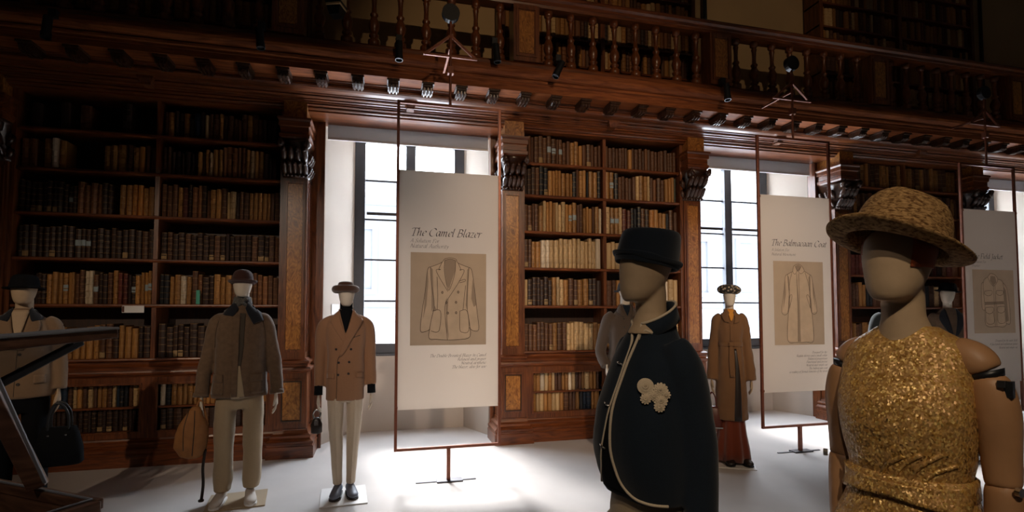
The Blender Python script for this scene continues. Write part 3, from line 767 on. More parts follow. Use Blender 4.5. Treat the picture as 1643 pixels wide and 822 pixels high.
def mapper(zx0, zx1, zy0, zy1, x0, x1, z0, z1):
    return lambda a, b: (x0 + (a - zx0) / (zx1 - zx0) * (x1 - x0), z1 + (b - zy0) / (zy1 - zy0) * (z0 - z1))

def paint_blazer(pn, hw):
    Y = -.009; x0, x1, z0, z1 = -hw + .135, hw - .145, 1.262, 2.13
    MB().box(x0, x1, Y, Y + .001, z0, z1).obj('picture_ground', 'pr_bg', pn)
    T = mapper(147, 595, 245, 800, x0, x1, z0, z1)
    f = MB(); poly(f, [(262, 332), (325, 305), (345, 282), (378, 274), (412, 282), (425, 305), (490, 330), (485, 420), (478, 560), (490, 640), (498, 750), (440, 765), (362, 770), (300, 762), (255, 755), (268, 650), (285, 560), (268, 430)], Y - .0006, T)
    poly(f, [(262, 332), (245, 350), (232, 480), (215, 600), (206, 712), (240, 718), (262, 700), (280, 560), (268, 430)], Y - .0005, T)
    poly(f, [(490, 330), (508, 350), (525, 470), (540, 600), (550, 708), (515, 715), (492, 690), (478, 560), (485, 420)], Y - .0005, T)
    f.obj('drawing_fill', 'pr_fill', pn)
    s = MB(); poly(s, [(345, 290), (378, 280), (410, 290), (408, 350), (385, 420), (372, 465), (350, 420), (343, 350)], Y - .0010, T)
    for q in ([(268, 430), (262, 332), (275, 345), (284, 560), (270, 600)], [(485, 420), (490, 330), (480, 345), (472, 560), (482, 600)], [(352, 530), (370, 500), (362, 640), (372, 765), (355, 700)],
              [(232, 480), (245, 352), (250, 420), (240, 560), (222, 640)], [(525, 470), (512, 400), (505, 520), (520, 570), (535, 560)], [(285, 560), (300, 590), (290, 596), (276, 596)]): poly(s, q, Y - .0009, T)
    s.obj('drawing_shade', 'pr_shade', pn)
    f2 = MB(); poly(f2, [(330, 302), (345, 290), (345, 350), (360, 450), (368, 480), (318, 400), (295, 350), (322, 345)], Y - .0013, T)
    poly(f2, [(412, 290), (428, 306), (440, 345), (462, 350), (430, 420), (380, 500), (355, 545), (372, 470), (405, 380)], Y - .0014, T)
    f2.obj('drawing_lapels', 'pr_fill', pn)
    l = MB(); Yl = Y - .0018
    for p in ([(262, 332), (268, 430), (285, 560), (268, 650), (255, 755), (300, 765), (362, 770), (430, 768), (498, 750), (490, 640), (478, 560), (485, 420), (490, 330)],
              [(262, 332), (245, 350), (232, 480), (215, 600), (206, 712), (235, 718), (262, 705)], [(490, 330), (508, 350), (525, 470), (540, 600), (550, 708), (515, 715), (492, 695)],
              [(262, 332), (325, 305), (345, 282), (378, 274), (412, 282), (425, 305), (490, 330)], [(345, 290), (378, 281), (410, 290)], [(345, 290), (343, 350), (358, 440), (372, 470), (395, 410), (408, 350), (410, 290)],
              [(330, 302), (310, 345), (322, 345), (295, 350), (318, 400), (365, 478)], [(425, 305), (442, 345), (435, 345), (462, 350), (430, 420), (380, 500), (352, 548), (347, 600), (355, 690), (364, 770)],
              [(430, 415), (465, 403), (466, 415), (433, 425)], [(276, 596), (322, 596), (318, 700), (300, 722), (268, 715)], [(436, 596), (480, 596), (490, 715), (445, 722), (436, 690), (436, 596)],
              [(300, 390), (305, 500), (302, 590)], [(470, 440), (462, 520), (455, 590)]): ribbon(l, p, .0042, Yl, T)
    for bx, by in ((332, 484), (426, 481), (356, 545), (413, 543), (365, 608), (414, 606)):
        ribbon(l, [(bx - 5, by), (bx, by - 7), (bx + 5, by), (bx, by + 7), (bx - 5, by)], .006, Yl, T)
    l.obj('drawing_lines', 'pr_line', pn)
    t = MB(); write(t, 'The Camel Blazer', x0 - .005, 2.285, .105, Y - .0005, pen=.040); t.obj('title', 'pr_text', pn)
    t = MB(); write(t, 'A Solution For', x0 - .005, 2.222, .052, Y - .0005); write(t, 'Natural Authority', x0 - .005, 2.172, .056, Y - .0005); t.obj('subtitle', 'pr_text2', pn)
    t = MB()
    for k, s in enumerate(('The Double Breasted Blazer In Camel', 'Relaxed and proper', 'Neutral aesthetic', 'The blazer, also for use')):
        write(t, s, x1 + .0, 1.150 - k * .036, .040, Y - .0005, right=True, pen=.045)
    t.obj('caption', 'pr_text2', pn)

def paint_coat(pn, hw):
    Y = -.009; x0, x1, z0, z1 = -hw + .185, hw - .140, 1.20, 2.15
    MB().box(x0, x1, Y, Y + .001, z0, z1).obj('picture_ground', 'pr_bg', pn)
    T = mapper(125, 390, 188, 620, x0, x1, z0, z1)
    f = MB(); poly(f, [(232, 212), (255, 202), (275, 210), (288, 238), (318, 255), (322, 360), (325, 460), (330, 598), (290, 606), (240, 608), (192, 596), (198, 460), (205, 360), (198, 260), (228, 240)], Y - .0006, T)
    poly(f, [(198, 255), (186, 270), (178, 340), (170, 400), (164, 452), (195, 456), (205, 360)], Y - .0005, T)
    poly(f, [(318, 255), (328, 270), (338, 340), (346, 400), (352, 448), (322, 454), (318, 360)], Y - .0005, T)
    f.obj('drawing_fill', 'pr_fill', pn)
    s = MB(); poly(s, [(240, 212), (256, 204), (272, 212), (264, 236), (248, 236)], Y - .0010, T)
    for q in ([(198, 260), (206, 270), (209, 420), (198, 460), (204, 360)], [(318, 260), (310, 270), (314, 420), (324, 460), (318, 360)], [(246, 250), (250, 400), (248, 604), (258, 604), (256, 400)],
              [(178, 340), (186, 280), (188, 360), (172, 440)], [(338, 340), (330, 280), (332, 360), (346, 440)]): poly(s, q, Y - .0009, T)
    s.obj('drawing_shade', 'pr_shade', pn)
    l = MB(); Yl = Y - .0018
    for p in ([(198, 256), (205, 360), (198, 460), (192, 596), (240, 607), (290, 606), (330, 598), (325, 460), (318, 360), (318, 256)], [(228, 240), (198, 256), (186, 270), (178, 340), (164, 452), (195, 456), (204, 370)],
              [(288, 238), (318, 256), (328, 270), (338, 340), (352, 448), (322, 454), (318, 380)], [(232, 212), (255, 201), (275, 210)], [(232, 212), (226, 240), (238, 255), (252, 236), (268, 252), (288, 236), (275, 210)],
              [(240, 214), (250, 236)], [(272, 214), (256, 236)], [(246, 250), (249, 400), (247, 604)], [(258, 250), (259, 604)], [(222, 245), (208, 300), (206, 340)], [(292, 245), (308, 300), (314, 340)],
              [(205, 430), (220, 370), (212, 362), (206, 380)], [(316, 430), (298, 370), (306, 362), (316, 380)]): ribbon(l, p, .0040, Yl, T)
    l.obj('drawing_lines', 'pr_line', pn)
    t = MB(); write(t, 'The Balmacaan Coat', x0 - .025, 2.325, .100, Y - .0005, pen=.040); t.obj('title', 'pr_text', pn)
    t = MB(); write(t, 'A Solution For', x0 - .02, 2.262, .046, Y - .0005); write(t, 'Natural Movement', x0 - .02, 2.212, .048, Y - .0005); t.obj('subtitle', 'pr_text2', pn)
    t = MB()
    for k, n in enumerate(('Designed for the', 'Raglan sleeves and a small collar', 'Balanced proportions', 'Functional and precise', 'Neutral and simple cut', 'The balmacaan coat', 'a reading of formal elements of the street')):
        write(t, n, x1 + .03, 1.10 - k * .036, .036, Y - .0005, right=True, pen=.045)
    t.obj('caption', 'pr_text2', pn)

def paint_field(pn, hw):
    Y = -.009; x0, x1, z0, z1 = -hw + .15, hw - .10, 1.30, 2.12
    MB().box(x0, x1, Y, Y + .001, z0, z1).obj('picture_ground', 'pr_bg', pn)
    T = mapper(262, 465, 30, 340, x0, x1, z0, z1)
    f = MB(); poly(f, [(335, 66), (350, 50), (372, 55), (385, 75), (410, 92), (412, 180), (418, 300), (370, 308), (318, 300), (314, 200), (312, 100)], Y - .0006, T)
    poly(f, [(312, 92), (302, 110), (302, 200), (306, 230), (316, 225)], Y - .0005, T); poly(f, [(410, 92), (428, 120), (438, 200), (438, 290), (420, 292), (412, 180)], Y - .0005, T)
    f.obj('drawing_fill', 'pr_fill', pn)
    s = MB()
    for q in ([(350, 60), (372, 62), (378, 90), (362, 110), (346, 84)], [(412, 110), (424, 130), (432, 280), (420, 285)], [(318, 190), (410, 186), (411, 196), (318, 200)]): poly(s, q, Y - .0009, T)
    s.obj('drawing_shade', 'pr_shade', pn)
    l = MB(); Yl = Y - .0018
    for p in ([(335, 66), (312, 92), (316, 200), (318, 300), (370, 308), (418, 300), (413, 190), (410, 92), (385, 75)], [(335, 66), (350, 48), (372, 55), (385, 75), (378, 95), (362, 110), (345, 90), (335, 66)], [(312, 92), (302, 110), (302, 215), (316, 228)],
              [(410, 92), (428, 120), (438, 200), (440, 290), (420, 294)], [(362, 110), (364, 308)], [(370, 110), (372, 308)], [(318, 135), (352, 132), (352, 150), (335, 158), (318, 150), (318, 135)], [(376, 132), (408, 132), (408, 148), (392, 156), (376, 148), (376, 132)],
              [(316, 190), (411, 186)], [(316, 200), (412, 196)], [(320, 215), (356, 214), (356, 235), (338, 246), (320, 236), (320, 215)], [(378, 212), (412, 210), (412, 232), (396, 242), (378, 234), (378, 212)], [(320, 236), (322, 290), (358, 290), (356, 236)], [(378, 236), (380, 288), (414, 286), (412, 232)]): ribbon(l, p, .0045, Yl, T)
    l.obj('drawing_lines', 'pr_line', pn)
    t = MB(); write(t, 'The Field Jacket', x0 + .0, 2.262, .092, Y - .0005, pen=.040, shear=.08); t.obj('title', 'pr_text', pn)
    t = MB(); write(t, 'A Solution For', x0, 2.205, .046, Y - .0005); write(t, 'Practice', x0, 2.155, .046, Y - .0005); t.obj('subtitle', 'pr_text2', pn)
    t = MB()
    for k, n in enumerate(('Designed for the outer field', 'A functional and utilitarian jacket', 'Neutral and simple cut')):
        write(t, n, x1 + .02, 1.19 - k * .045, .040, Y - .0005, right=True, pen=.045)
    t.obj('caption', 'pr_text2', pn)

stand(.125, 1.12, -1.255, .30, 3.56, 'copper stand with banner reading The Camel Blazer', paint_blazer)
stand(4.10, 5.10, -1.19, .28, 3.58, 'copper stand with banner reading The Balmacaan Coat', paint_coat)
stand(7.20, 8.16, -1.12, .28, 3.50, 'copper stand with banner reading The Field Jacket at right edge', paint_field)

# ------------------------------------------------------------------ spotlights
def aim(o, frm, to):
    o.rotation_euler = (Vector(to) - Vector(frm)).to_track_quat('-Z', 'Y').to_euler()
def spot_fixture(name, loc, to, label, mount, lamp=None, L=.17):
    t = thing(name, label, 'spotlight', loc, 0, 'black spotlights')
    q = (Vector(to) - Vector(loc)).to_track_quat('-Z', 'Y')
    b = link('lamp_body', MB().lathe([(.020, .06), (.036, .055), (.036, -L + .05), (.040, -L + .05), (.040, -L), (.034, -L), (.030, -L + .02)], (0, 0, 0), 16).mesh('lamp_body', 'black', False), t)
    b.rotation_euler = q.to_euler()
    MB().tube([(0, 0, 0), mount], .012, 8).obj('arm', 'black', t)
    mv = Vector(mount)
    MB().box(mv.x - .03, mv.x + .03, mv.y - .03, mv.y + .03, mv.z - .03, mv.z + .04).obj('clamp', 'black', t)
    if lamp:
        watts, cone, col = lamp
        ld = bpy.data.lights.new('lamp_light', 'SPOT'); ld.energy = watts; ld.spot_size = radians(cone); ld.spot_blend = .8; ld.color = col; ld.shadow_soft_size = .05
        lo = link('lamp_light', ld, t); d = (Vector(to) - Vector(loc)).normalized()
        lo.location = d * (L + .03); lo.rotation_euler = q.to_euler()
    return t
for i, (x, z, dx, lab) in enumerate(((-2.90, 4.14, 0, 'black spotlight clamped to gallery edge at far left'), (-1.17, 4.26, .03, 'black spotlight clamped to gallery edge above left bookcase end'),
        (.15, 4.30, .0, 'black spotlight clamped to gallery edge above the blazer panel'), (1.17, 4.40, .02, 'black spotlight left of the burl gallery post in the centre'),
        (1.90, 4.30, -.12, 'black spotlight tilted left below balusters above centre bookcase'), (4.02, 4.27, 0, 'black spotlight clamped to gallery edge above coat mannequin'))):
    spot_fixture('spotlight', (x, -.80, z), (x + dx * 4, -.92, z - 1.0), lab, (0, .085, .12), None, .15)
for i, (loc, to, w, cone, col) in enumerate(SPOTS):
    spot_fixture('spotlight', loc, to, 'unseen black spotlight hung behind the viewpoint, %s from left' % ORD[sorted(SPOTS).index(SPOTS[i])], (0, 0, .25), (w, cone, col))
tr = thing('lighting_track', 'black lighting track hung across the room behind the viewpoint', 'lighting track', (0, -8.4, 4.9))
MB().box(-4.5, 6.5, -.3, .3, 0, .03).obj('rail', 'black', tr)
for x in (-4, 1, 6): MB().tube([(x, 0, .03), (x, 0, 2.69)], .01, 6).obj('rod', 'black', tr)
# ------------------------------------------------------------------ mannequins: helpers
def ring(z, hw, hd, yc=0., xc=0., n=2.3, seg=32, crease=0.):
    out = []
    for k in range(seg):
        a = 2 * pi * k / seg; ca, sa = cos(a), sin(a)
        x = math.copysign(abs(ca) ** (2 / n), ca) * hw; y = math.copysign(abs(sa) ** (2 / n), sa) * hd
        if crease and abs(ca) < .12: y += math.copysign(crease, sa)
        out.append((xc + x, yc + y, z))
    return out
def lerp_rings(keys, step=.03):
    """keys: (z, hw, hd, yc, xc); smooth interpolation"""
    keys = [tuple(k) + (0.,) * (5 - len(k)) for k in keys]; out = []
    for i in range(len(keys) - 1):
        a, b = keys[i], keys[i + 1]; p, q = keys[max(i - 1, 0)], keys[min(i + 2, len(keys) - 1)]
        n = max(1, int(abs(b[0] - a[0]) / step))
        for k in range(n):
            t = k / n
            out.append(tuple(.5 * (2 * a[j] + (b[j] - p[j]) * t + (2 * p[j] - 5 * a[j] + 4 * b[j] - q[j]) * t * t + (3 * a[j] - p[j] - 3 * b[j] + q[j]) * t ** 3) if j else a[0] + (b[0] - a[0]) * t for j in range(5)))
    return out + [keys[-1]]
def torso(mb, keys, n=2.4):
    mb.loft([ring(*k, n=n) for k in lerp_rings(keys)]); return mb
def curve3(pts, n=6):
    out = []
    for i in range(len(pts) - 1):
        P = [pts[max(i - 1, 0)], pts[i], pts[i + 1], pts[min(i + 2, len(pts) - 1)]]
        for k in range(n):
            t = k / n
            out.append(tuple(.5 * (2 * P[1][j] + (P[2][j] - P[0][j]) * t + (2 * P[0][j] - 5 * P[1][j] + 4 * P[2][j] - P[3][j]) * t * t + (3 * P[1][j] - P[0][j] - 3 * P[2][j] + P[3][j]) * t ** 3) for j in range(len(P[0]))))
    return out + [tuple(pts[-1])]
def limb(mb, pts, seg=20, flat=1.):
    """pts: (x, y, z, r)"""
    c = curve3(pts); mb.tube([p[:3] for p in c], [p[3] for p in c], seg, True, flat); return mb

TMP = bpy.data.scenes.new('tmp')
class Cloth:
    def __init__(s, name, root, mb, mat, voxel=.010, smooth=6, wr=0., wf=9., zs=.35, sub='solid'):
        me0 = mb.mesh(name + '_tmp', None); o = bpy.data.objects.new(name, me0); TMP.collection.objects.link(o)
        r = o.modifiers.new('r', 'REMESH'); r.mode = 'VOXEL'; r.voxel_size = voxel
        if smooth:
            sm = o.modifiers.new('s', 'SMOOTH'); sm.iterations = smooth; sm.factor = .5
        TMP.view_layers[0].update(); dg = TMP.view_layers[0].depsgraph
        me = bpy.data.meshes.new_from_object(o.evaluated_get(dg))
        bpy.data.objects.remove(o); bpy.data.meshes.remove(me0)
        me.name = name; me.materials.clear(); me.materials.append(M[mat])
        if wr:
            sd = Vector((len(name) * 3.1 + root.location.x, root.location.y, 0))
            cs = [v.co.copy() for v in me.vertices]; ns = [v.normal.copy() for v in me.vertices]; flat = []
            for c, nn in zip(cs, ns):
                p = Vector((c.x * wf, c.y * wf, c.z * wf * zs)) + sd
                q = Vector((c.x * wf * .6 + c.z * wf * .7, c.y * wf, c.z * wf * 1.1 - c.x * wf * .5)) + sd * 2
                flat += (c + nn * (noise.noise(p) * wr + noise.noise(q) * wr * .6))[:]
            me.vertices.foreach_set('co', flat)
        me.polygons.foreach_set('use_smooth', [True] * len(me.polygons)); me.update()
        s.o = link(name, me, root); s.root = root
        s.bvh = BVHTree.FromPolygons([v.co.copy() for v in me.vertices], [tuple(p.vertices) for p in me.polygons])
    def hit(s, x, z, d=(0, 1, 0)):
        d = Vector(d).normalized(); o = Vector((x, 0, z)) - d * 2
        h = s.bvh.ray_cast(o, d)
        if h[0] is None:
            q = s.bvh.find_nearest(Vector((x, -.05, z))); return q[0], q[1] if q[1].dot(d) < 0 else -d
        n = h[1] if h[1].dot(d) < 0 else -h[1]
        return h[0], n
    def patch(s, name, A, B, mat, off=.004, cols=5, n=5, thick=.003, parent=None, d=(0, 1, 0), smooth=True):
        """strip between two outlines given as (x, z) seen from the front, laid on the cloth"""
        if smooth: A, B = smooth_line(A, n), smooth_line(B, n)
        else:
            dens = lambda L: [(a[0] + (b[0] - a[0]) * k / n, a[1] + (b[1] - a[1]) * k / n) for a, b in zip(L, L[1:]) for k in range(n)] + [L[-1]]
            A, B = dens(A), dens(B)
        m = MB(); v = []; f = []
        for i in range(len(A)):
            for c in range(cols + 1):
                t = c / cols; p, nn = s.hit(A[i][0] + (B[i][0] - A[i][0]) * t, A[i][1] + (B[i][1] - A[i][1]) * t, d)
                v.append(p + nn * off)
        for i in range(len(A) - 1):
            for c in range(cols):
                k = i * (cols + 1) + c; f.append((k, k + 1, k + cols + 2, k + cols + 1))
        m.add(v, f); o = m.obj(name, mat, parent or s.o, True)
        md = o.modifiers.new('t', 'SOLIDIFY'); md.thickness = thick; md.offset = 0
        return o
    def line(s, name, pts, r, mat, off=.001, parent=None, d=(0, 1, 0), seg=6):
        q = [s.hit(x, z, d) for x, z in smooth_line(pts, 6)]
        return MB().tube([p + n * off for p, n in q], r, seg).obj(name, mat, parent or s.o, True)
    def button(s, x, z, mat, r=.011, name='button', d=(0, 1, 0), parent=None):
        p, n = s.hit(x, z, d); o = MB().lathe([(r * .8, -.002), (r, .001), (r, .004), (r * .8, .006), (r * .5, .0045)], seg=12).obj(name, mat, parent or s.o, True)
        o.location = p; o.rotation_euler = n.to_track_quat('Z', 'Y').to_euler(); return o

def mann(label, loc, rz, group='dressed mannequins'):
    return thing('mannequin', label, 'mannequin', loc, rz, group)
HEADK = [(0, .030, .034, -.050), (.012, .046, .052, -.042), (.035, .058, .070, -.030), (.07, .067, .085, -.016), (.11, .074, .095, -.006), (.14, .077, .100, .002), (.165, .072, .094, .006), (.185, .056, .076, .008), (.196, .028, .04, .008)]
def head(root, zc, mat, s=1.0, yaw=0., neck=.052, zn=None, nod=0., x=0., y=0., name='head', flare=1.5, yn=0.):
    mb = MB(); m2 = MB()
    m2.loft([ring(k[0] * s, k[1] * s, k[2] * s, k[3] * s, n=2.15, seg=28) for k in lerp_rings(HEADK, .012)])
    R = Matrix.Rotation(radians(yaw), 3, 'Z') @ Matrix.Rotation(radians(nod), 3, 'X')
    mb.add([tuple(R @ Vector(v) + Vector((x, y, zc))) for v in m2.v], m2.f)
    zn = zn if zn is not None else zc - .14
    mb.loft([ring(z, r, r * 1.05, yy + y, x, 2, 24) for z, r, yy in ((zn, neck * flare, .015 + yn), (zn + .03, neck * (1 + (flare - 1) * .4), .016 + yn * .6), (zc - .04, neck, .018), (zc + .03, neck * .98, .018), (zc + .08, neck * .9, .018))])
    return Cloth(name, root, mb, mat, .006, 4)
def hand(root, wrist, side, mat, s=1., fwd=0., parent=None):
    """hanging hand: palm towards the thigh, five bent fingers, thumb in front"""
    m = MB(); x, y, z = wrist; S_ = side
    P = lambda a, b, c: (x + a * s * S_, y + b * s + fwd * (-c) * s, z + c * s)
    m.loft([[P(w * cos(2 * pi * k / 14) * .45, w * sin(2 * pi * k / 14), c) for k in range(14)] for w, c in ((.026, .03), (.026, 0), (.034, -.03), (.041, -.065), (.040, -.092), (.03, -.10))])
    for k, (b, L) in enumerate(((-.030, .070), (-.010, .080), (.010, .074), (.028, .058))):
        m.tube([P(0, b * .9, -.085), P(.002, b, -.10), P(-.004, b * 1.05, -.10 - L * .42), P(-.016, b * 1.02, -.10 - L * .75), P(-.030, b, -.10 - L)], [.0095, .0092, .0086, .0078, .0058], 8)
    m.tube([P(0, -.028, -.028), P(-.006, -.050, -.052), P(-.012, -.058, -.080), P(-.018, -.056, -.105)], [.013, .011, .0095, .007], 8)
    return Cloth('hand', parent or root, m, mat, .0042, 2).o
def shoe(root, x, y, ang, mat, sole, L=.27, z=0.):
    m = MB(); rr = []
    for t, w, h, zz in ((0, .012, .03, .02), (.03, .030, .05, .02), (.10, .036, .075, .02), (.25, .038, .085, .02), (.42, .040, .075, .02), (.60, .045, .055, .02), (.80, .046, .042, .02), (.93, .036, .034, .02), (1.0, .010, .022, .02)):
        rr.append([(w * cos(2 * pi * k / 16), (.09 - t * L), z + .012 + (h * .5) + h * .5 * sin(2 * pi * k / 16)) for k in range(16)])
    m.loft(rr)
    R = Matrix.Rotation(radians(ang), 3, 'Z'); tf = lambda v: tuple(R @ Vector(v) + Vector((x, y, 0)))
    up = MB().add([tf(v) for v in m.v], m.f).obj('shoe', mat, root, True)
    s = MB(); out = [(.0, .012), (.03, .034), (.25, .040), (.42, .042), (.6, .047), (.8, .048), (.93, .038), (1.01, .012)]
    pl = [(w, .092 - t * (L + .004)) for t, w in out] + [(-w, .092 - t * (L + .004)) for t, w in reversed(out)]
    s.loft([[(a, b, z + .001) for a, b in pl], [(a, b, z + .016) for a, b in pl]])
    MB().add([tf(v) for v in s.v], s.f).obj('sole', sole, up)
    return up
def legs(root, mat, hip, L, R, name='trousers', voxel=.010, crease=0., wr=.004, bottom=None):
    m = MB(); torso(m, hip, 2.2)
    for leg in (L, R):
        ks = lerp_rings([(k[2], k[3], k[4] if len(k) > 4 else k[3], k[1], k[0]) for k in leg], .03)
        m.loft([ring(*k, n=2.1, crease=crease) for k in ks])
    return Cloth(name, root, m, mat, voxel, 3 if crease else 6, wr, 10, .5)
def plate(root, x0, x1, y0, y1, mat='card'):
    return MB().box(x0, x1, y0, y1, .0, .010).obj('base_plate', mat, root, bevel=.002)
def hat(name, label, root, loc, prof, mat, tilt=(0, 0, 0), sx=.86, sy=1.0, seg=36, band=None, brimfn=None, sub=1):
    """lathe hat resting on a head; top-level thing placed in world space"""
    t = thing(name, label, 'hat', root.matrix_basis @ Vector(loc), 0, 'hats on the mannequins')
    t.rotation_euler = (root.matrix_basis.to_3x3() @ Matrix.Rotation(radians(tilt[2]), 3, 'Z') @ Matrix.Rotation(radians(tilt[0]), 3, 'X') @ Matrix.Rotation(radians(tilt[1]), 3, 'Y')).to_euler()
    m = MB().lathe(prof, seg=seg, sx=sx, sy=sy)
    if brimfn: m.v = [brimfn(Vector(v)) for v in m.v]
    o = m.obj('crown', mat, t, True)
    sd = o.modifiers.new('s', 'SUBSURF'); sd.levels = sd.render_levels = sub
    if band:
        z0, z1, r, bm = band
        MB().lathe([(r - .004, z0), (r, z0), (r + .001, z1), (r - .004, z1)], seg=seg, sx=sx, sy=sy).obj('hat_band', bm, t, True)
    return t
def upd(): pass

# ------------------------------------------------------------------ man in brown waxed jacket
r = mann('mannequin in brown waxed jacket, khaki trousers and maroon bowler', (-1.152, -1.30, 0), 8); upd()
plate(r, -.22, .22, -.26, .16, 'khaki')
j = MB(); torso(j, [(.865, .214, .165), (1.0, .200, .165), (1.2, .190, .155), (1.36, .190, .15), (1.48, .188, .125), (1.56, .15, .10), (1.61, .085, .08), (1.635, .07, .07)], 2.6)
for s in (-1, 1): limb(j, [(s * .12, 0, 1.518, .05), (s * .180, .0, 1.462, .074), (s * .238, .02, 1.22, .062), (s * .272, -.01, 1.05, .056), (s * .284, -.05, .885, .053)])
J = Cloth('jacket', r, j, 'wax', .009, 3, .008, 11, .45)
J.patch('collar', [(-.05, 1.66), (-.11, 1.60), (-.125, 1.545)], [(-.02, 1.60), (-.04, 1.55), (-.055, 1.535)], 'cord', .012, thick=.008)
J.patch('collar', [(.05, 1.66), (.12, 1.60), (.165, 1.50)], [(.03, 1.60), (.055, 1.54), (.095, 1.47)], 'cord', .012, thick=.008)
J.patch('placket', [(-.055, 1.56), (-.05, 1.2), (-.05, .88)], [(-.002, 1.56), (-.005, 1.2), (-.01, .88)], 'wax', .010, thick=.006)
J.patch('gilet', [(-.005, 1.56), (.0, 1.3), (-.01, 1.12)], [(.035, 1.56), (.03, 1.3), (.012, 1.12)], 'gilet', .004)
J.patch('trouser_front', [(-.012, 1.13), (-.045, .98), (-.055, .865)], [(.008, 1.13), (.03, .98), (.045, .865)], 'khaki', .006)
for x0, x1, z in ((-.205, -.115, 1.06), (.085, .175, 1.06)):
    J.patch('pocket_flap', [(x0, z), (x0, z - .06)], [(x1, z), (x1, z - .065)], 'wax', .008, thick=.006, smooth=False)
    J.patch('pocket', [(x0 - .005, z - .055), (x0 - .005, z - .165)], [(x1 + .005, z - .055), (x1 + .005, z - .165)], 'wax', .004, smooth=False)
for x, z in ((-.02, 1.545), (-.012, 1.40), (-.018, 1.27), (-.02, 1.14), (-.04, .96), (.135, 1.505)): J.button(x, z, 'brass', .009)
for s in (-1, 1):
    MB().tube([(s * .282, -.045, .905), (s * .284, -.052, .875)], [.058, .059], 18).obj('cuff', 'wax', J.o, True)
    hand(r, (s * .278, -.055, .875), s, 'paleman', .95)
    J.line('sleeve_seam_shade', [(s * .165, 1.50), (s * .185, 1.40), (s * .192, 1.28)], .0022, 'leatherdark', 0)  # dark line on the armhole seam, drawn as shade parting sleeve from body
MB().tube([(0, .01, 1.60), (.0, .01, 1.64), (0, .012, 1.70)], [.085, .078, .066], 24).obj('scarf', 'check', r, True)
for a, b in ((-.5, .55), (.45, -.4)):
    MB().tube([(sin(a + k * (b - a) / 8) * .085, -.085 + abs(k - 4) * .006, 1.69 - k * .009) for k in range(9)], .014, 8).obj('scarf_fold', 'check', r, True)
legs(r, 'khaki', [(.76, .16, .10), (.86, .178, .125), (1.0, .17, .12)],
     [(-.098, 0, .86, .084, .112), (-.110, 0, .72, .080, .108), (-.112, 0, .50, .076, .10), (-.114, -.01, .30, .073, .095), (-.114, -.02, .17, .073, .10), (-.112, -.03, .10, .066, .10)],
     [(.096, 0, .86, .084, .112), (.104, 0, .72, .080, .108), (.104, 0, .50, .075, .10), (.104, -.01, .30, .072, .095), (.102, -.02, .17, .070, .10), (.100, -.03, .11, .064, .10)], wr=.008)
shoe(r, -.125, -.06, -8, 'shoe', 'card', .29, .01); shoe(r, .095, -.06, 6, 'shoe', 'card', .29, .01)
head(r, 1.70, 'paleman')
BOW = [(.001, .125), (.030, .124), (.060, .112), (.078, .088), (.086, .055), (.088, .02), (.090, .008), (.104, .006), (.118, .016), (.122, .026), (.118, .028), (.106, .016), (.094, -.004), (.086, -.006), (.080, .01), (.070, .08), (.04, .105), (.001, .11)]
hat('bowler_hat', 'maroon felt bowler hat on the waxed jacket mannequin', r, (0, -.0, 1.812), [(a * 1.09, b * 1.0) for a, b in BOW], 'bowler', (-4, 0, 0), .88, 1.08, band=(.012, .034, .0985, 'bowler'))
# tan bag hanging from his hand
bg = thing('bag', 'tan suede backpack hanging from hand of waxed jacket mannequin', 'bag', r.matrix_basis @ Vector((-.335, -.10, .40)), 14)
m = MB().loft([ring(z, w, d, 0, x, 2.3, 28) for z, w, d, x in ((0, .05, .03, .01), (.02, .085, .055, .0), (.10, .115, .075, -.005), (.20, .112, .072, .0), (.30, .085, .055, .01), (.37, .05, .035, .02), (.41, .025, .02, .03))])
B = Cloth('body', bg, m, 'bag_tan', .009, 3, .008, 14, .4)
B.line('seam', [(-.02, .38), (-.05, .25), (-.05, .08)], .003, 'leatherdark'); B.line('seam', [(.02, .38), (.02, .2), (.01, .03)], .003, 'leatherdark')
MB().tube(curve3([(.03, 0, .40), (.05, .0, .45), (.07, 0, .43), (.10, .02, .30), (.11, .02, .15), (.09, .02, .05), (.06, .01, .02)]), .010, 8, True, .5).obj('strap', 'bag_tan', bg, True)
MB().tube(curve3([(.10, .0, .06), (.085, -.01, -.08), (.09, -.01, -.22), (.08, -.012, -.34)]), .011, 8, True, .4).obj('hanging_strap', 'leatherdark', bg, True)
MB().lathe([(.001, -.01), (.02, -.008), (.022, .0), (.02, .008), (.001, .01)], (.078, -.012, -.345), 12).obj('strap_end', 'leatherdark', bg, True)

# ------------------------------------------------------------------ man in camel blazer
r = mann('mannequin in camel double-breasted blazer, black roll-neck and cream trousers', (-.297, -1.39, 0), 4); upd()
plate(r, -.19, .185, -.30, .17)
j = MB(); torso(j, [(.815, .158, .122), (.95, .160, .126), (1.08, .156, .122), (1.2, .150, .118), (1.34, .166, .125), (1.44, .172, .118), (1.495, .158, .10), (1.54, .10, .08), (1.585, .062, .066), (1.60, .055, .06)], 2.5)
for s in (-1, 1): limb(j, [(s * .09, 0, 1.515, .04), (s * .155, 0, 1.482, .050), (s * .188, .005, 1.42, .058), (s * .205, .02, 1.2, .052), (s * .213, .0, 1.05, .048), (s * .217, -.03, .935, .042)])
J = Cloth('blazer', r, j, 'camel', .009, 4, .0045, 9, .35)
J.patch('roll_neck_front', [(-.055, 1.605), (-.045, 1.54), (-.022, 1.45), (-.006, 1.385)], [(.05, 1.605), (.040, 1.54), (.016, 1.45), (-.004, 1.385)], 'blackfab', .004)
J.patch('lapel', [(-.058, 1.60), (-.052, 1.54), (-.030, 1.45), (.010, 1.36), (.035, 1.285)], [(-.075, 1.575), (-.125, 1.50), (-.115, 1.46), (-.06, 1.37), (-.0, 1.285)], 'camel', .007, thick=.004)
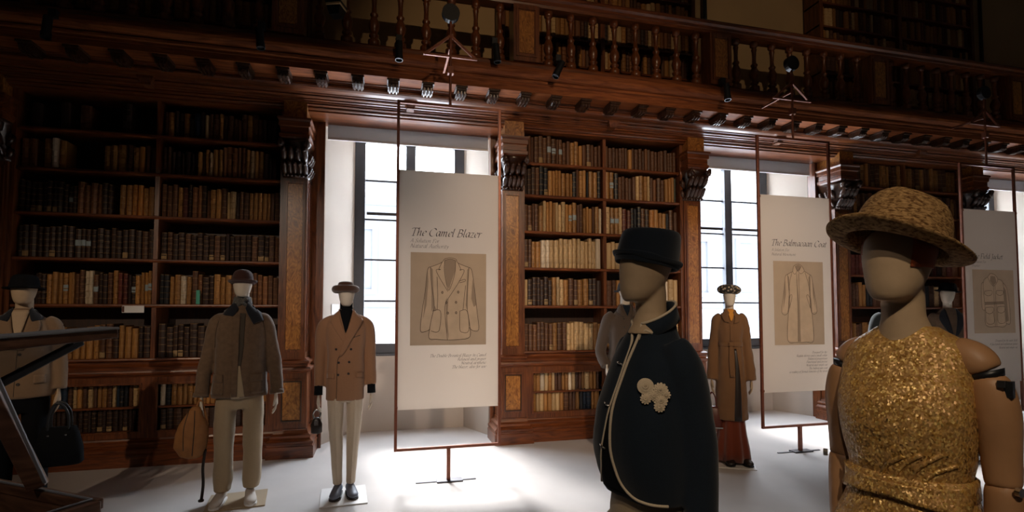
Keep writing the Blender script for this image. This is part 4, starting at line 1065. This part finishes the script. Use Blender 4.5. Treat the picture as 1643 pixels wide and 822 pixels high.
J.patch('lapel', [(.054, 1.60), (.046, 1.54), (.022, 1.45), (-.004, 1.385), (-.06, 1.19)], [(.075, 1.575), (.13, 1.51), (.12, 1.465), (.06, 1.36), (-.03, 1.20)], 'camel', .010, thick=.004)
J.line('front_edge', [(.025, 1.29), (-.03, 1.215), (-.066, 1.16), (-.07, 1.0), (-.072, .82)], .0026, 'leatherdark', -.001)
for x, z in ((-.079, 1.256), (.041, 1.254), (-.057, 1.142), (.027, 1.145), (-.060, 1.039), (.023, 1.047)): J.button(x, z, 'leatherdark', .0105)
J.line('breast_pocket', [(.065, 1.355), (.115, 1.372)], .003, 'leatherdark', 0)
for x0, x1 in ((-.145, -.09), (.085, .14)): J.patch('pocket_flap', [(x0, 1.055), (x0, 1.01)], [(x1, 1.05), (x1, 1.005)], 'camel', .006, thick=.004, smooth=False)
MB().tube([(0, .012, 1.57), (0, .014, 1.61), (0, .014, 1.655)], [.060, .053, .0535], 24).obj('roll_neck', 'blackfab', r, True)
for s in (-1, 1):
    MB().tube([(s * .217, -.03, .95), (s * .219, -.036, .865)], [.034, .035], 16).obj('shirt_cuff', 'blackfab', r, True)
    hand(r, (s * .217, -.04, .862), s, 'paleman', .80)
legs(r, 'cream', [(.80, .14, .10), (.86, .148, .112), (.95, .14, .11)],
     [(-.078, 0, .84, .070, .105), (-.077, 0, .72, .066, .098), (-.074, 0, .55, .058, .086), (-.064, 0, .35, .049, .074), (-.053, -.01, .10, .039, .062)],
     [(.080, 0, .84, .070, .105), (.079, 0, .72, .066, .098), (.075, 0, .55, .057, .086), (.065, 0, .35, .048, .074), (.054, -.01, .10, .038, .062)], crease=.012, wr=.003, voxel=.007)
shoe(r, -.055, -.05, -10, 'loafer', 'leatherdark', .25, .01); shoe(r, .055, -.05, 8, 'loafer', 'leatherdark', .25, .01)
head(r, 1.625, 'paleman', .90)
TUR = [(.001, .070), (.040, .068), (.062, .062), (.068, .045), (.066, .03), (.085, .034), (.108, .030), (.122, .012), (.122, -.012), (.108, -.030), (.085, -.034), (.070, -.022), (.062, .0), (.001, .03)]
hat('rolled_brim_hat', 'chestnut felt hat with rolled brim on the camel blazer mannequin', r, (-.008, 0, 1.770), TUR, 'turban', (-3, 0, 0), .97, 1.02)
hb = thing('handbag', 'small dark handbag with silver handle beside the camel blazer', 'bag', r.matrix_basis @ Vector((-.228, -.045, .545)), 0)
m = MB().loft([ring(z, w, d, 0, 0, 2.6, 20) for z, w, d in ((0, .03, .02), (.01, .045, .03), (.08, .045, .03), (.12, .03, .022), (.135, .012, .012))]); m.obj('body', 'leatherdark', hb, True)
MB().tube(curve3([(-.02, 0, .12), (-.03, 0, .17), (0, 0, .20), (.03, 0, .17), (.02, 0, .12)]), .008, 8).obj('handle', 'chrome', hb, True)
MB().box(-.016, .016, -.03, -.024, .07, .11).obj('clasp', 'chrome', hb)

# ------------------------------------------------------------------ man in jacket with black collar at left edge
r = mann('mannequin in tan jacket with black collar at left edge, behind case', (-2.535, -1.62, 0), 18); upd()
plate(r, -.2, .2, -.28, .17)
j = MB(); torso(j, [(.955, .19, .14), (1.05, .19, .14), (1.2, .175, .13), (1.36, .18, .13), (1.45, .17, .115), (1.515, .14, .095), (1.56, .09, .08), (1.60, .055, .06)], 2.5)
for s in (-1, 1): limb(j, [(s * .12, 0, 1.50, .05), (s * .17, 0, 1.45, .062), (s * .20, .02, 1.22, .058), (s * .215, -.02, 1.0, .05)])
J = Cloth('jacket', r, j, 'camel_d', .010, 5, .004)
for s in (-1, 1):
    J.patch('collar', [(s * .055, 1.61), (s * .105, 1.55), (s * .115, 1.515)], [(s * .04, 1.58), (s * .055, 1.52), (s * .065, 1.50)], 'cord', .009, thick=.006)
    J.patch('lapel', [(s * .05, 1.55), (s * .035, 1.45), (s * .0, 1.30)], [(s * .10, 1.51), (s * .11, 1.45), (s * .03, 1.30)], 'camel_d', .007)
    J.patch('pocket_flap', [(s * .09, 1.12), (s * .09, 1.06)], [(s * .15, 1.12), (s * .15, 1.06)], 'camel_d', .006, smooth=False)
    hand(r, (s * .216, -.03, .985), s, 'linen', .9)
J.patch('neckerchief', [(-.05, 1.58), (-.03, 1.46), (-.005, 1.36)], [(.045, 1.58), (.025, 1.46), (.0, 1.36)], 'linen', .010)
for z in (1.27, 1.17, 1.06): J.button(.012, z, 'leatherdark')
J.line('front_edge', [(.0, 1.30), (-.005, 1.15), (-.01, .955)], .0025, 'leatherdark', -.001)
legs(r, 'blackfab', [(.85, .16, .115), (.96, .165, .12), (1.05, .155, .115)], [(-.085, 0, .92, .08, .105), (-.095, 0, .5, .072, .09), (-.10, 0, .10, .07, .09)], [(.085, 0, .92, .08, .105), (.095, 0, .5, .072, .09), (.10, 0, .10, .07, .09)])
shoe(r, -.10, -.05, -6, 'leatherdark', 'black', .28, .01); shoe(r, .10, -.05, 6, 'leatherdark', 'black', .28, .01)
head(r, 1.63, 'linen', .98)
FED = [(.001, .100), (.04, .104), (.066, .098), (.078, .07), (.086, .02), (.089, .006), (.112, .002), (.122, .006), (.122, .0), (.110, -.006), (.086, -.004), (.078, .01), (.05, .08), (.001, .085)]
FED = [(a * 1.13, b) for a, b in FED]
hat('felt_hat', 'black felt hat on the mannequin at the left edge', r, (0, 0, 1.742), FED, 'blackfab', (-3, 0, 0), .9, 1.05)
hb = thing('handbag', 'large black handbag held by the mannequin at left edge', 'bag', (-2.25, -1.69, .47), 10)
m = MB().loft([ring(z, w, d, 0, 0, 3.2, 24) for z, w, d in ((0, .13, .055), (.015, .145, .065), (.12, .14, .06), (.22, .115, .045), (.27, .10, .03))]); m.obj('body', 'blackfab', hb, True)
for yy in (-.03, .03): MB().tube(curve3([(-.06, yy, .25), (-.055, yy, .36), (-.02, yy, .44), (.02, yy, .43), (.055, yy, .36), (.06, yy, .25)]), .009, 8).obj('handle', 'black', hb, True)
for x in (-.05, .05): MB().lathe([(.001, -.008), (.009, -.004), (.009, .004), (.001, .008)], (x, -.05, .22), 10).obj('stud', 'chrome', hb)

# ------------------------------------------------------------------ taupe jacket man behind the navy one
r = mann('mannequin in taupe buttoned jacket, hands in pockets, behind navy jacket', (2.60, -.92, 0), -14); upd()
plate(r, -.2, .2, -.28, .17)
j = MB(); torso(j, [(.955, .195, .14), (1.05, .19, .14), (1.2, .175, .13), (1.38, .19, .135), (1.48, .18, .115), (1.55, .13, .095), (1.60, .085, .08), (1.65, .07, .068)], 2.5)
for s in (-1, 1): limb(j, [(s * .13, 0, 1.53, .055), (s * .19, 0, 1.48, .066), (s * .255, .05, 1.22, .060), (s * .265, .04, 1.10, .058), (s * .23, -.06, .985, .05)])
J = Cloth('jacket', r, j, 'grey', .010, 5, .006, 10, .5)
for s in (-1, 1): J.patch('collar', [(s * .045, 1.66), (s * .06, 1.60), (s * .03, 1.52)], [(s * .075, 1.65), (s * .10, 1.59), (s * .06, 1.52)], 'grey', .008, thick=.005)
J.patch('shirt_front', [(-.042, 1.65), (-.022, 1.58), (-.002, 1.53)], [(.042, 1.65), (.024, 1.58), (.0, 1.53)], 'navy', .005)
for z in (1.50, 1.41, 1.32, 1.22, 1.12):
    for s in (-1, 1): J.button(s * .04, z, 'leatherdark', .010)
for s in (-1, 1): hand(r, (s * .222, -.075, .985), s, 'paleman', .8)
legs(r, 'taupe', [(.85, .165, .115), (.96, .17, .12), (1.05, .155, .115)], [(-.085, 0, .92, .085, .105), (-.095, 0, .5, .078, .09), (-.10, 0, .10, .07, .09)], [(.085, 0, .92, .085, .105), (.095, 0, .5, .078, .09), (.10, 0, .10, .07, .09)], wr=.006)
shoe(r, -.10, -.05, -6, 'leatherdark', 'black', .28, .01); shoe(r, .10, -.05, 6, 'leatherdark', 'black', .28, .01)
head(r, 1.705, 'paleman', .95, zn=1.58)
hat('felt_hat', 'dark felt hat half hidden behind the navy jacket mannequin', r, (0, 0, 1.80), FED, 'navyfelt', (-3, 0, 0), .9, 1.05)

# ------------------------------------------------------------------ woman in brown belted coat by the second window
r = mann('mannequin in brown belted coat and rust skirt by second window', (3.575, -1.38, 0), -30); upd()
plate(r, -.22, .20, -.24, .16)
j = MB(); torso(j, [(.455, .160, .145), (.8, .150, .130), (1.08, .125, .108), (1.20, .112, .095), (1.237, .106, .09), (1.28, .114, .097), (1.36, .130, .106), (1.46, .132, .098), (1.53, .10, .075), (1.575, .06, .058), (1.60, .05, .05)], 2.3)
for s in (-1, 1): limb(j, [(s * .08, 0, 1.53, .045), (s * .125, 0, 1.47, .056), (s * .158, .03, 1.22, .056), (s * .175, .0, 1.02, .056), (s * .190, -.03, .86, .056)])
J = Cloth('coat', r, j, 'coat', .009, 5, .009, 13, .3)
J.patch('collar', [(-.035, 1.61), (-.085, 1.55), (-.06, 1.47)], [(-.012, 1.56), (-.03, 1.51), (-.018, 1.46)], 'coat', .010, thick=.006)
J.patch('collar', [(.04, 1.61), (.09, 1.55), (.075, 1.46)], [(.02, 1.56), (.035, 1.51), (.022, 1.45)], 'coat', .010, thick=.006)
J.patch('silk_scarf', [(-.035, 1.60), (-.018, 1.53), (-.004, 1.48)], [(.04, 1.60), (.026, 1.53), (.008, 1.48)], 'orange', .008)
J.patch('placket', [(-.012, 1.46), (-.012, 1.25)], [(.022, 1.46), (.022, 1.25)], 'coat', .006, smooth=False)
for z in (1.42, 1.34): J.button(.006, z, 'leatherdark', .009)
MB().loft([ring(z, .112 + e, .096 + e, 0, 0, 2.3, 32) for z, e in ((1.212, .006), (1.222, .010), (1.252, .010), (1.262, .006))], False).obj('belt', 'coat', J.o, True)
J.patch('belt_tail', [(-.018, 1.245), (-.026, 1.1), (-.02, .90)], [(.018, 1.245), (.010, 1.1), (.024, .90)], 'coat', .012, thick=.006)
J.patch('belt_knot', [(-.03, 1.26), (-.03, 1.215)], [(.03, 1.26), (.03, 1.215)], 'coat', .018, thick=.014, smooth=False)
J.patch('front_opening', [(.026, 1.19), (.030, .9), (.010, .46)], [(.046, 1.19), (.075, .9), (.085, .46)], 'leatherdark', .003)
for s in (-1, 1): hand(r, (s * .192, -.035, .865), s, 'linen', .82)
m = MB(); kk = []
for z, w, d in ((.04, .175, .165), (.15, .165, .155), (.3, .14, .13), (.45, .125, .115), (.62, .12, .11)):
    kk.append([(w * cos(a) * (1 + .10 * sin(9 * a) * (1 - z)), d * sin(a) * (1 + .10 * sin(9 * a) * (1 - z)), z) for a in [2 * pi * k / 72 for k in range(72)]])
m.loft(kk); m.obj('skirt', 'rust', r, True)
shoe(r, -.02, -.09, -12, 'leatherdark', 'black', .22, .01); shoe(r, .12, -.06, 14, 'leatherdark', 'black', .22, .01)
head(r, 1.635, 'paleman', .80, neck=.043)
BER = [(.001, .088), (.05, .087), (.090, .078), (.120, .054), (.126, .028), (.112, .004), (.088, -.010), (.080, -.008), (.074, .01), (.001, .03)]
hat('fur_beret', 'leopard print beret on the mannequin by the second window', r, (-.005, .0, 1.775), BER, 'leopard', (-4, 4, 0), .98, 1.0)
hb = thing('handbag', 'oxblood leather handbag hanging beside the brown coat', 'bag', r.matrix_basis @ Vector((-.195, -.06, .37)), -30)
m = MB().loft([ring(z, w, d, 0, 0, 2.8, 24) for z, w, d in ((0, .085, .04), (.015, .10, .05), (.10, .095, .045), (.19, .075, .03), (.215, .06, .02))]); m.obj('body', 'bag_red', hb, True)
for yy in (-.02, .02): MB().tube(curve3([(-.04, yy, .20), (-.035, yy, .30), (0, yy, .36), (.035, yy, .30), (.04, yy, .20)]), .006, 8).obj('handle', 'bag_red', hb, True)
MB().box(-.10, .10, -.052, .052, -.004, .008).obj('base_trim', 'chrome', hb)

# ------------------------------------------------------------------ two mannequins glimpsed behind the sequin dress
r = mann('mannequin in charcoal coat and white cap, left of sequin dress', (5.93, -1.25, 0), -20); upd()
plate(r, -.2, .2, -.25, .17)
j = MB(); torso(j, [(.40, .22, .17), (.8, .20, .16), (1.2, .18, .14), (1.40, .20, .135), (1.49, .19, .115), (1.56, .14, .09), (1.61, .08, .07), (1.63, .06, .06)], 2.4)
for s in (-1, 1): limb(j, [(s * .14, 0, 1.53, .055), (s * .20, 0, 1.47, .066), (s * .235, .02, 1.22, .06), (s * .245, -.02, .93, .055)])
J = Cloth('coat', r, j, 'greycoat', .011, 5, .006)
J.patch('shirt_front', [(-.055, 1.65), (-.06, 1.5), (-.04, 1.1)], [(.055, 1.65), (.05, 1.5), (.03, 1.1)], 'cream', .006)
for s in (-1, 1): J.patch('lapel', [(s * .07, 1.62), (s * .06, 1.5), (s * .035, 1.15)], [(s * .10, 1.58), (s * .14, 1.46), (s * .06, 1.15)], 'greycoat', .010, thick=.005); hand(r, (s * .246, -.03, .92), s, 'paleman', .85)
MB().tube([(0, .01, 1.59), (0, .012, 1.65), (0, .014, 1.72)], [.078, .066, .056], 20).obj('roll_neck', 'card', r, True)
legs(r, 'blackfab', [(.45, .12, .1), (.6, .13, .1)], [(-.08, 0, .55, .07), (-.09, 0, .10, .06)], [(.08, 0, .55, .07), (.09, 0, .10, .06)])
shoe(r, -.09, -.05, -6, 'leatherdark', 'black', .27, .01); shoe(r, .09, -.05, 6, 'leatherdark', 'black', .27, .01)
head(r, 1.70, 'paleman', .96, yaw=30)
CAP = [(.001, .085), (.04, .082), (.072, .066), (.088, .035), (.090, .012), (.094, .0), (.088, -.008), (.078, 0), (.06, .05), (.001, .07)]
hat('cap', 'white knitted cap on the charcoal coat mannequin', r, (.0, 0, 1.84), CAP, 'card', (-12, 0, 30), .95, 1.1)

r = mann('mannequin with dark brimmed hat glimpsed right of sequin dress head', (7.62, -.62, 0), -30); upd()
plate(r, -.2, .2, -.25, .17)
j = MB(); torso(j, [(.45, .21, .17), (.8, .20, .16), (1.2, .18, .14), (1.40, .19, .135), (1.49, .18, .115), (1.56, .13, .09), (1.61, .08, .07), (1.63, .06, .06)], 2.4)
for s in (-1, 1): limb(j, [(s * .14, 0, 1.53, .055), (s * .19, 0, 1.47, .066), (s * .225, .02, 1.22, .06), (s * .235, -.02, .93, .055)])
J = Cloth('coat', r, j, 'wax', .011, 5, .006)
for s in (-1, 1): J.patch('lapel', [(s * .06, 1.62), (s * .05, 1.5), (s * .01, 1.25)], [(s * .10, 1.58), (s * .14, 1.46), (s * .04, 1.25)], 'cord', .008, thick=.005); hand(r, (s * .236, -.03, .92), s, 'paleman', .85)
legs(r, 'blackfab', [(.45, .12, .1), (.6, .13, .1)], [(-.08, 0, .55, .07), (-.09, 0, .10, .06)], [(.08, 0, .55, .07), (.09, 0, .10, .06)])
shoe(r, -.09, -.05, -6, 'leatherdark', 'black', .27, .01); shoe(r, .09, -.05, 6, 'leatherdark', 'black', .27, .01)
head(r, 1.69, 'paleman', 1.05, yaw=-35)
hat('brimmed_hat', 'dark brimmed hat right of the sequin dress mannequin', r, (0, 0, 1.86), [(a * 1.12, b * 1.15) for a, b in FED], 'blackfab', (-3, 6, -35), .95, 1.1)
# ------------------------------------------------------------------ navy jacket mannequin, foreground
r = mann('foreground mannequin in navy jacket with ecru piping and flower brooch', (.876, -4.60, 0), -80); upd()
plate(r, -.2, .2, -.28, .2)
j = MB(); torso(j, [(.980, .166, .126, -.014), (1.04, .178, .140, -.020), (1.14, .176, .150, -.030), (1.25, .168, .144, -.022), (1.34, .156, .126, -.008), (1.41, .140, .106), (1.462, .108, .088, .008), (1.505, .078, .074, .014), (1.545, .064, .068, .018)], 2.35)
for s in (-1, 1): limb(j, [(s * .10, .012, 1.468, .046), (s * .135, .02, 1.40, .060), (s * .164, .045, 1.20, .057), (s * .174, .05, 1.02, .054), (s * .176, .03, .86, .050)])
J = Cloth('jacket', r, j, 'navy', .007, 8, .006, 9, .4)
# standing collar, open at the front
cl = []
for z, e in ((1.478, .016), (1.505, .009), (1.530, .003)):
    cl.append([((.068 + e) * sin(a), .018 - (.070 + e) * cos(a), z + .078 * (1 - cos(a)) / 2) for a in [.32 + (2 * pi - .64) * k / 40 for k in range(41)]])
co = MB().loft(cl, False, False).obj('collar', 'navy', J.o, True); co.modifiers.new('t', 'SOLIDIFY').thickness = .006
MB().tube(cl[-1], .0045, 8).obj('collar_piping', 'piping', co, True)
for k in (0, -1):
    MB().tube([cl[0][k], cl[1][k], cl[2][k]], .0045, 8).obj('collar_piping', 'piping', co, True)
# the two fronts: a dark opening between edges that part towards the hem
J.patch('front_opening', [(.010, 1.49), (.004, 1.30), (-.012, 1.16), (-.042, 1.07), (-.070, 1.0)], [(.016, 1.49), (.014, 1.30), (.020, 1.16), (.030, 1.08), (.055, 1.002)], 'blackfab', .003)
J.line('piping', [(.020, 1.505), (.022, 1.47), (.014, 1.30), (.018, 1.18), (.028, 1.10), (.048, 1.035), (.080, 1.004), (.120, .993), (.158, .990)], .0048, 'piping', .002)
J.line('piping', [(-.014, 1.505), (.006, 1.45), (.004, 1.30), (-.012, 1.17), (-.038, 1.08), (-.066, 1.03), (-.10, 1.0), (-.148, .992)], .0048, 'piping', .002)
MB().tube([J.hit(.02, 1.50)[0] + Vector((0, -.004, 0)), J.hit(.045, 1.507)[0] + Vector((0, -.006, .004)), J.hit(.062, 1.502)[0] + Vector((0, -.004, 0))], .004, 8).obj('collar_loop', 'piping', J.o, True)
for z in (1.40, 1.27, 1.14):
    p, n = J.hit(-.012, z); MB().tube([p + n * .004 + Vector((-.014, 0, .004)), p + n * .010, p + n * .004 + Vector((.014, 0, -.004))], .0035, 8).obj('clasp', 'chrome', J.o, True)
J.patch('pocket_welt', [(.08, 1.44), (.08, 1.436)], [(.11, 1.44), (.11, 1.436)], 'piping', .002, smooth=False) if False else None
MB().tube([(.176, .035, .90), (.176, .028, .852)], [.0545, .055], 24).obj('cuff', 'navy', J.o, True)
MB().tube([(-.176, .035, .90), (-.176, .028, .852)], [.0545, .055], 24).obj('cuff', 'navy', J.o, True)
for s in (-1, 1): hand(r, (s * .176, .025, .85), s, 'linen', .92)
legs(r, 'khaki', [(.80, .145, .11), (.91, .155, .12), (1.0, .14, .11)], [(-.085, 0, .88, .082, .11), (-.09, 0, .5, .07, .09), (-.09, 0, .10, .06, .085)], [(.085, 0, .88, .082, .11), (.09, 0, .5, .07, .09), (.09, 0, .10, .06, .085)])
shoe(r, -.09, -.05, -6, 'leatherdark', 'black', .27, .01); shoe(r, .09, -.05, 6, 'leatherdark', 'black', .27, .01)
H = head(r, 1.605, 'linen', .94, neck=.050, zn=1.50, y=-.012)
H.line('chin_seam', [(-.05, 1.60), (-.02, 1.585), (.03, 1.585)], .001, 'linen', 0) if False else None
def nb(v):
    x, y, z = v; rr = sqrt(x * x + y * y)
    if rr > .108: z += .010 * max(0, -y / rr) + .004 * abs(x) / rr
    if z > .085: z += .10 * y
    return (x, y, z)
NAV = [(.001, .118), (.055, .119), (.082, .116), (.094, .108), (.099, .09), (.102, .05), (.104, .016), (.106, .004), (.110, .000), (.116, .006), (.119, .016), (.115, .016), (.110, .008), (.106, -.008), (.100, -.010), (.096, .01), (.090, .09), (.05, .108), (.001, .108)]
hat('felt_hat', 'navy felt hat with small upturned brim on the navy jacket mannequin', r, (0, -.010, 1.732), NAV, 'navyfelt', (-9, 4, 0), .92, 1.05, 48, None, nb)
# brooch of pale flowers pinned to the left chest
bro = thing('brooch', 'cream flower brooch pinned to the navy jacket', 'brooch', (0, 0, 0), 0)
pb, nb_ = J.hit(.098, 1.315, (-.35, 1, 0)); bro.parent = None
bro.matrix_world = r.matrix_basis @ Matrix.Translation(pb + nb_ * .004) @ nb_.to_track_quat('Z', 'Y').to_matrix().to_4x4()
_u = (nb_.to_track_quat('Z', 'Y').to_matrix().inverted() @ Vector((0, 0, 1))); _ang = math.atan2(_u.x, _u.y)
def flower(x, y, rad, n, layers, name='blossom'):
    m = MB()
    for L_ in range(layers):
        for k in range(n):
            a = 2 * pi * k / n + L_ * .4; rr = rad * (1 - .28 * L_); c, s_ = cos(a), sin(a)
            pts = [(rr * .15, -.10 * rr, .002), (rr * .7, -.26 * rr, .004), (rr, -.10 * rr, .002), (rr, .10 * rr, .002), (rr * .7, .26 * rr, .004), (rr * .15, .10 * rr, .002)]
            vs = [(x + px * c - py * s_, y + px * s_ + py * c, pz + L_ * .003) for px, py, pz in pts]
            m.add(vs + [(a_, b_, c_ + .002) for a_, b_, c_ in vs], [(0, 1, 2, 3, 4, 5), (11, 10, 9, 8, 7, 6)] + [(i, (i + 1) % 6, 6 + (i + 1) % 6, 6 + i) for i in range(6)])
    o = m.obj(name, 'piping', bro, False); o.rotation_euler = (0, 0, -_ang); return o
flower(-.022, .028, .025, 24, 4); flower(.022, .018, .023, 13, 4); flower(.022, -.014, .021, 11, 4); flower(-.022, -.010, .017, 11, 3); flower(.002, .0, .017, 11, 3); flower(.018, -.032, .017, 11, 3); flower(.038, .004, .014, 9, 3)

# ------------------------------------------------------------------ sequin dress mannequin, foreground right
r = mann('foreground mannequin in gold sequin dress with jointed wooden arms', (1.335, -5.11, 0), -70); upd()
plate(r, -.2, .2, -.25, .2)
d = MB(); torso(d, [(.30, .20, .17), (.70, .20, .165), (.92, .195, .150), (1.02, .170, .128), (1.10, .140, .108), (1.145, .128, .100), (1.20, .136, .108, -.004), (1.28, .148, .122, -.012), (1.35, .150, .118, -.012), (1.42, .146, .098, 0), (1.47, .138, .080, .006), (1.502, .112, .066, .012), (1.522, .080, .056, .016), (1.534, .068, .052, .018)], 2.3)
D_ = Cloth('dress', r, d, 'sequin', .007, 6, .0035, 16, .5)
for k, (a, b) in enumerate((((-.03, 1.15), (.03, 1.22)), ((.0, 1.15), (.065, 1.23)), ((.03, 1.15), (.10, 1.235)), ((.055, 1.15), (.12, 1.21)))):
    D_.line('pleat', [a, ((a[0] + b[0]) / 2 - .008, (a[1] + b[1]) / 2 + .004), b], .006, 'sequin', -.001)
MB().loft([ring(z, .128 + e, .100 + e, 0, 0, 2.3, 48) for z, e in ((1.112, .006), (1.118, .013), (1.150, .011), (1.160, .011), (1.166, .004))], False).obj('sash', 'sequin', D_.o, True)
D_.patch('sash_fold', [(-.13, 1.165), (0, 1.150), (.13, 1.160)], [(-.13, 1.10), (0, 1.112), (.13, 1.09)], 'sequin', .012, thick=.004, d=(0, 1, 0))
# shoulder caps and jointed arms
for s in (-1, 1):
    q_ = 1. if s > 0 else .9
    cap = MB(); limb(cap, [(s * .098 * q_, .010, 1.478, .036 * q_), (s * .130 * q_, .008, 1.460, .043 * q_), (s * .150 * q_, .006, 1.440, .042 * q_), (s * .158 * q_, .006, 1.428, .033 * q_)])
    C_ = Cloth('shoulder_cap', r, cap, 'woodarm', .006, 3)
    MB().tube([(s * .159 * q_, .006, 1.428), (s * .165 * q_, .006, 1.412)], [.036, .030], 20).obj('joint_disc', 'black', C_.o, True)
    arm = link('arm', None, r); ax = s * .164 * q_
    up = MB(); limb(up, [(ax, .006, 1.418, .030), (ax + s * .004, .006, 1.395, .040), (ax + s * .012, .010, 1.33, .044), (ax + s * .014, .016, 1.24, .039), (ax + s * .016, .018, 1.165, .035)])
    U_ = Cloth('upper_arm', arm, up, 'woodarm', .006, 3)
    if s > 0: MB().box(ax + s * .038 - .006, ax + s * .038 + .010, -.022, -.004, 1.375, 1.412).obj('slot', 'black', U_.o)
    if s > 0: MB().box(ax + s * .030 - .006, ax + s * .030 + .008, -.034, -.020, 1.398, 1.414).obj('bolt_plate', 'chrome', U_.o)
    ex = ax + s * .016
    fo_ = MB(); limb(fo_, [(ex, .018, 1.168, .033), (ex + s * .001, .016, 1.14, .037), (ex, .006, 1.05, .035), (ex - s * .006, -.012, .95, .029), (ex - s * .010, -.024, .885, .024)])
    Fo = Cloth('forearm', arm, fo_, 'woodarm', .006, 3)
    MB().tube([(ex + s * .030, -.012, 1.165), (ex + s * .040, -.016, 1.165)], [.010, .010], 14).obj('elbow_bolt', 'chrome', Fo.o)
    hand(r, (ex - s * .010, -.026, .885), s, 'woodarm', .85, parent=arm)
head(r, 1.600, 'linen', .98, yaw=-4, neck=.048, zn=1.465, y=-.022, flare=2.0, yn=.034)
m = MB(); kk = []
for k in lerp_rings(HEADK, .012)[5:-1]:
    kk.append([(x, y, z) for x, y, z in ring(k[0] * .98 + 1.60, k[1] * 1.02, k[2] * 1.02, k[3] * .98 - .018, n=2.15, seg=40)])
sc = MB().loft([[q[i % 40] for i in range(-5, 26)] for q in kk], False, False).obj('head_scarf', 'scarf_rust', r, True)
sc.modifiers.new('t', 'SOLIDIFY').thickness = .004
def sb(v):
    x, y, z = v; rr = sqrt(x * x + y * y)
    if rr > .125: z += (rr - .125) * (.10 * abs(y) / rr - .25 * abs(x) / rr + .15)
    if z > .10: z += -.06 * abs(x) / .08 * .2 - .02 * max(0, y) / .08
    return (x, y, z)
STR = [(.001, .140), (.045, .140), (.080, .134), (.098, .118), (.107, .08), (.116, .03), (.120, .010), (.124, .003), (.135, .002), (.158, .006), (.172, .011), (.174, .002), (.158, -.004), (.135, -.007), (.120, -.008), (.114, .002), (.104, .07), (.09, .115), (.03, .13), (.001, .13)]
hat('straw_hat', 'tan tweed wide-brimmed hat on the sequin dress mannequin', r, (0, -.036, 1.742), STR, 'tweed', (-17, 11, -4), .93, 1.06, 56, None, sb)

# ------------------------------------------------------------------ wooden vitrine with raised glass lid, bottom left
vt = thing('display_case', 'dark wooden display case with raised glass lid, bottom left corner', 'display case', (-1.55, -4.75, 0), 0)
VM = mat_wood('vitrine_wood', (.10, .045, .026), (.30, .15, .085), rough=.3, scale=(3, 3, 14)); M['vit'] = VM
L_ = lambda p: (p[0] + 1.55, p[1] + 4.75, p[2])
def rim(name, a, b, w, h, mat='vit', up=(0, 0, 1), par=None): return MB().bar(L_(a), L_(b), w, h, up).obj(name, mat, par or vt, bevel=.004)
#CASE0
rim('top_board', (-0.930, -4.055, 1.500), (-1.231, -4.319, 1.462), .16, .036)
rim('top_edge', (-0.926, -4.057, 1.515), (-1.231, -4.320, 1.487), .17, .008, 'edge')  # grey strip put on as the light along the board's top
rim('diagonal_brace', (-1.023, -4.041, 1.466), (-1.213, -4.336, 1.283), .03, .024, 'black')
m = MB(); q = [Vector(L_(p)) for p in ((-1.044, -4.036, 1.466), (-1.231, -4.318, 1.437), (-1.213, -4.337, 1.305))]
nn = (q[1] - q[0]).cross(q[2] - q[0]).normalized() * .002
m.loft([[p - nn for p in q], [p + nn for p in q]]); m.obj('glass_side', 'caseglass', vt)
rim('strut', (-1.173, -4.291, 1.424), (-1.023, -4.248, 1.029), .05, .045)
rim('strut_edge', (-1.126, -4.313, 1.434), (-0.990, -4.278, 1.047), .012, .010, 'edge')

cs = [(-0.807, -4.376, 1.000), (-1.587, -3.834, 1.000), (-1.901, -4.285, 1.000), (-1.121, -4.828, 1.000)]
ce = Vector((sum(p[0] for p in cs) / 4, sum(p[1] for p in cs) / 4, 1.0))
for k in range(4): rim('rim', cs[k], cs[(k + 1) % 4], .035, .03)
for k in range(4): rim('rim_strip', (*(Vector(cs[k]) * .97 + ce * .03).xy, 1.018), (*(Vector(cs[(k + 1) % 4]) * .97 + ce * .03).xy, 1.018), .010, .006, 'edge')
for k in range(4):
    p, q2 = cs[k], cs[(k + 1) % 4]; rim('side_board', (p[0], p[1], .88), (q2[0], q2[1], .88), .022, .24)
m = MB(); m.add([L_((p[0], p[1], .79)) for p in cs] + [L_((p[0], p[1], .81)) for p in cs], [(3, 2, 1, 0), (4, 5, 6, 7), (0, 1, 5, 4), (1, 2, 6, 5), (2, 3, 7, 6), (3, 0, 4, 7)]); m.obj('bottom_board', 'vit', vt)
for p in cs:
    q2 = Vector(p) * .93 + ce * .07; rim('leg', (q2.x, q2.y, 0), (q2.x, q2.y, .79), .05, .05, 'vit', (0, 1, 0))
#CASE1
# ------------------------------------------------------------------ small cards and slips
def card(name, label, x, y, z, w, h, cat='label', lean=0., mat='card'):
    t = tag(link(name, MB().box(-w / 2, w / 2, -.003, .003, 0, h).mesh(name, mat)), label, cat); t.location = (x, y, z); t.rotation_euler = (radians(lean), 0, 0); return t
card('shelf_label', 'white printed card hanging below the fifth shelf of left bookcase', -2.50, .030, 1.565, .20, .072)
MB().box(-.098, -.078, -.0045, -.003, .006, .066).obj('mark', 'bag_red', bpy.data.objects['shelf_label'])
card('caption_card', 'white caption card on window reveal behind the camel blazer', -.555, .655, 1.54, .16, .13)
bpy.data.objects['caption_card'].rotation_euler = (0, 0, radians(62))
M['green'] = mat_plain('green_slip', (.04, .30, .20), .6)
card('paper_slip', 'green paper slip standing between books on left bookcase', -1.905, .05, 1.656, .035, .15, 'paper slip', 0, 'green')
for o in bpy.data.objects:
    if o.name.split('.')[0] in ('title', 'subtitle', 'caption', 'drawing_lines', 'drawing_fill', 'drawing_shade', 'drawing_lapels'): o['kind'] = 'stuff'

bpy.data.scenes.remove(TMP)
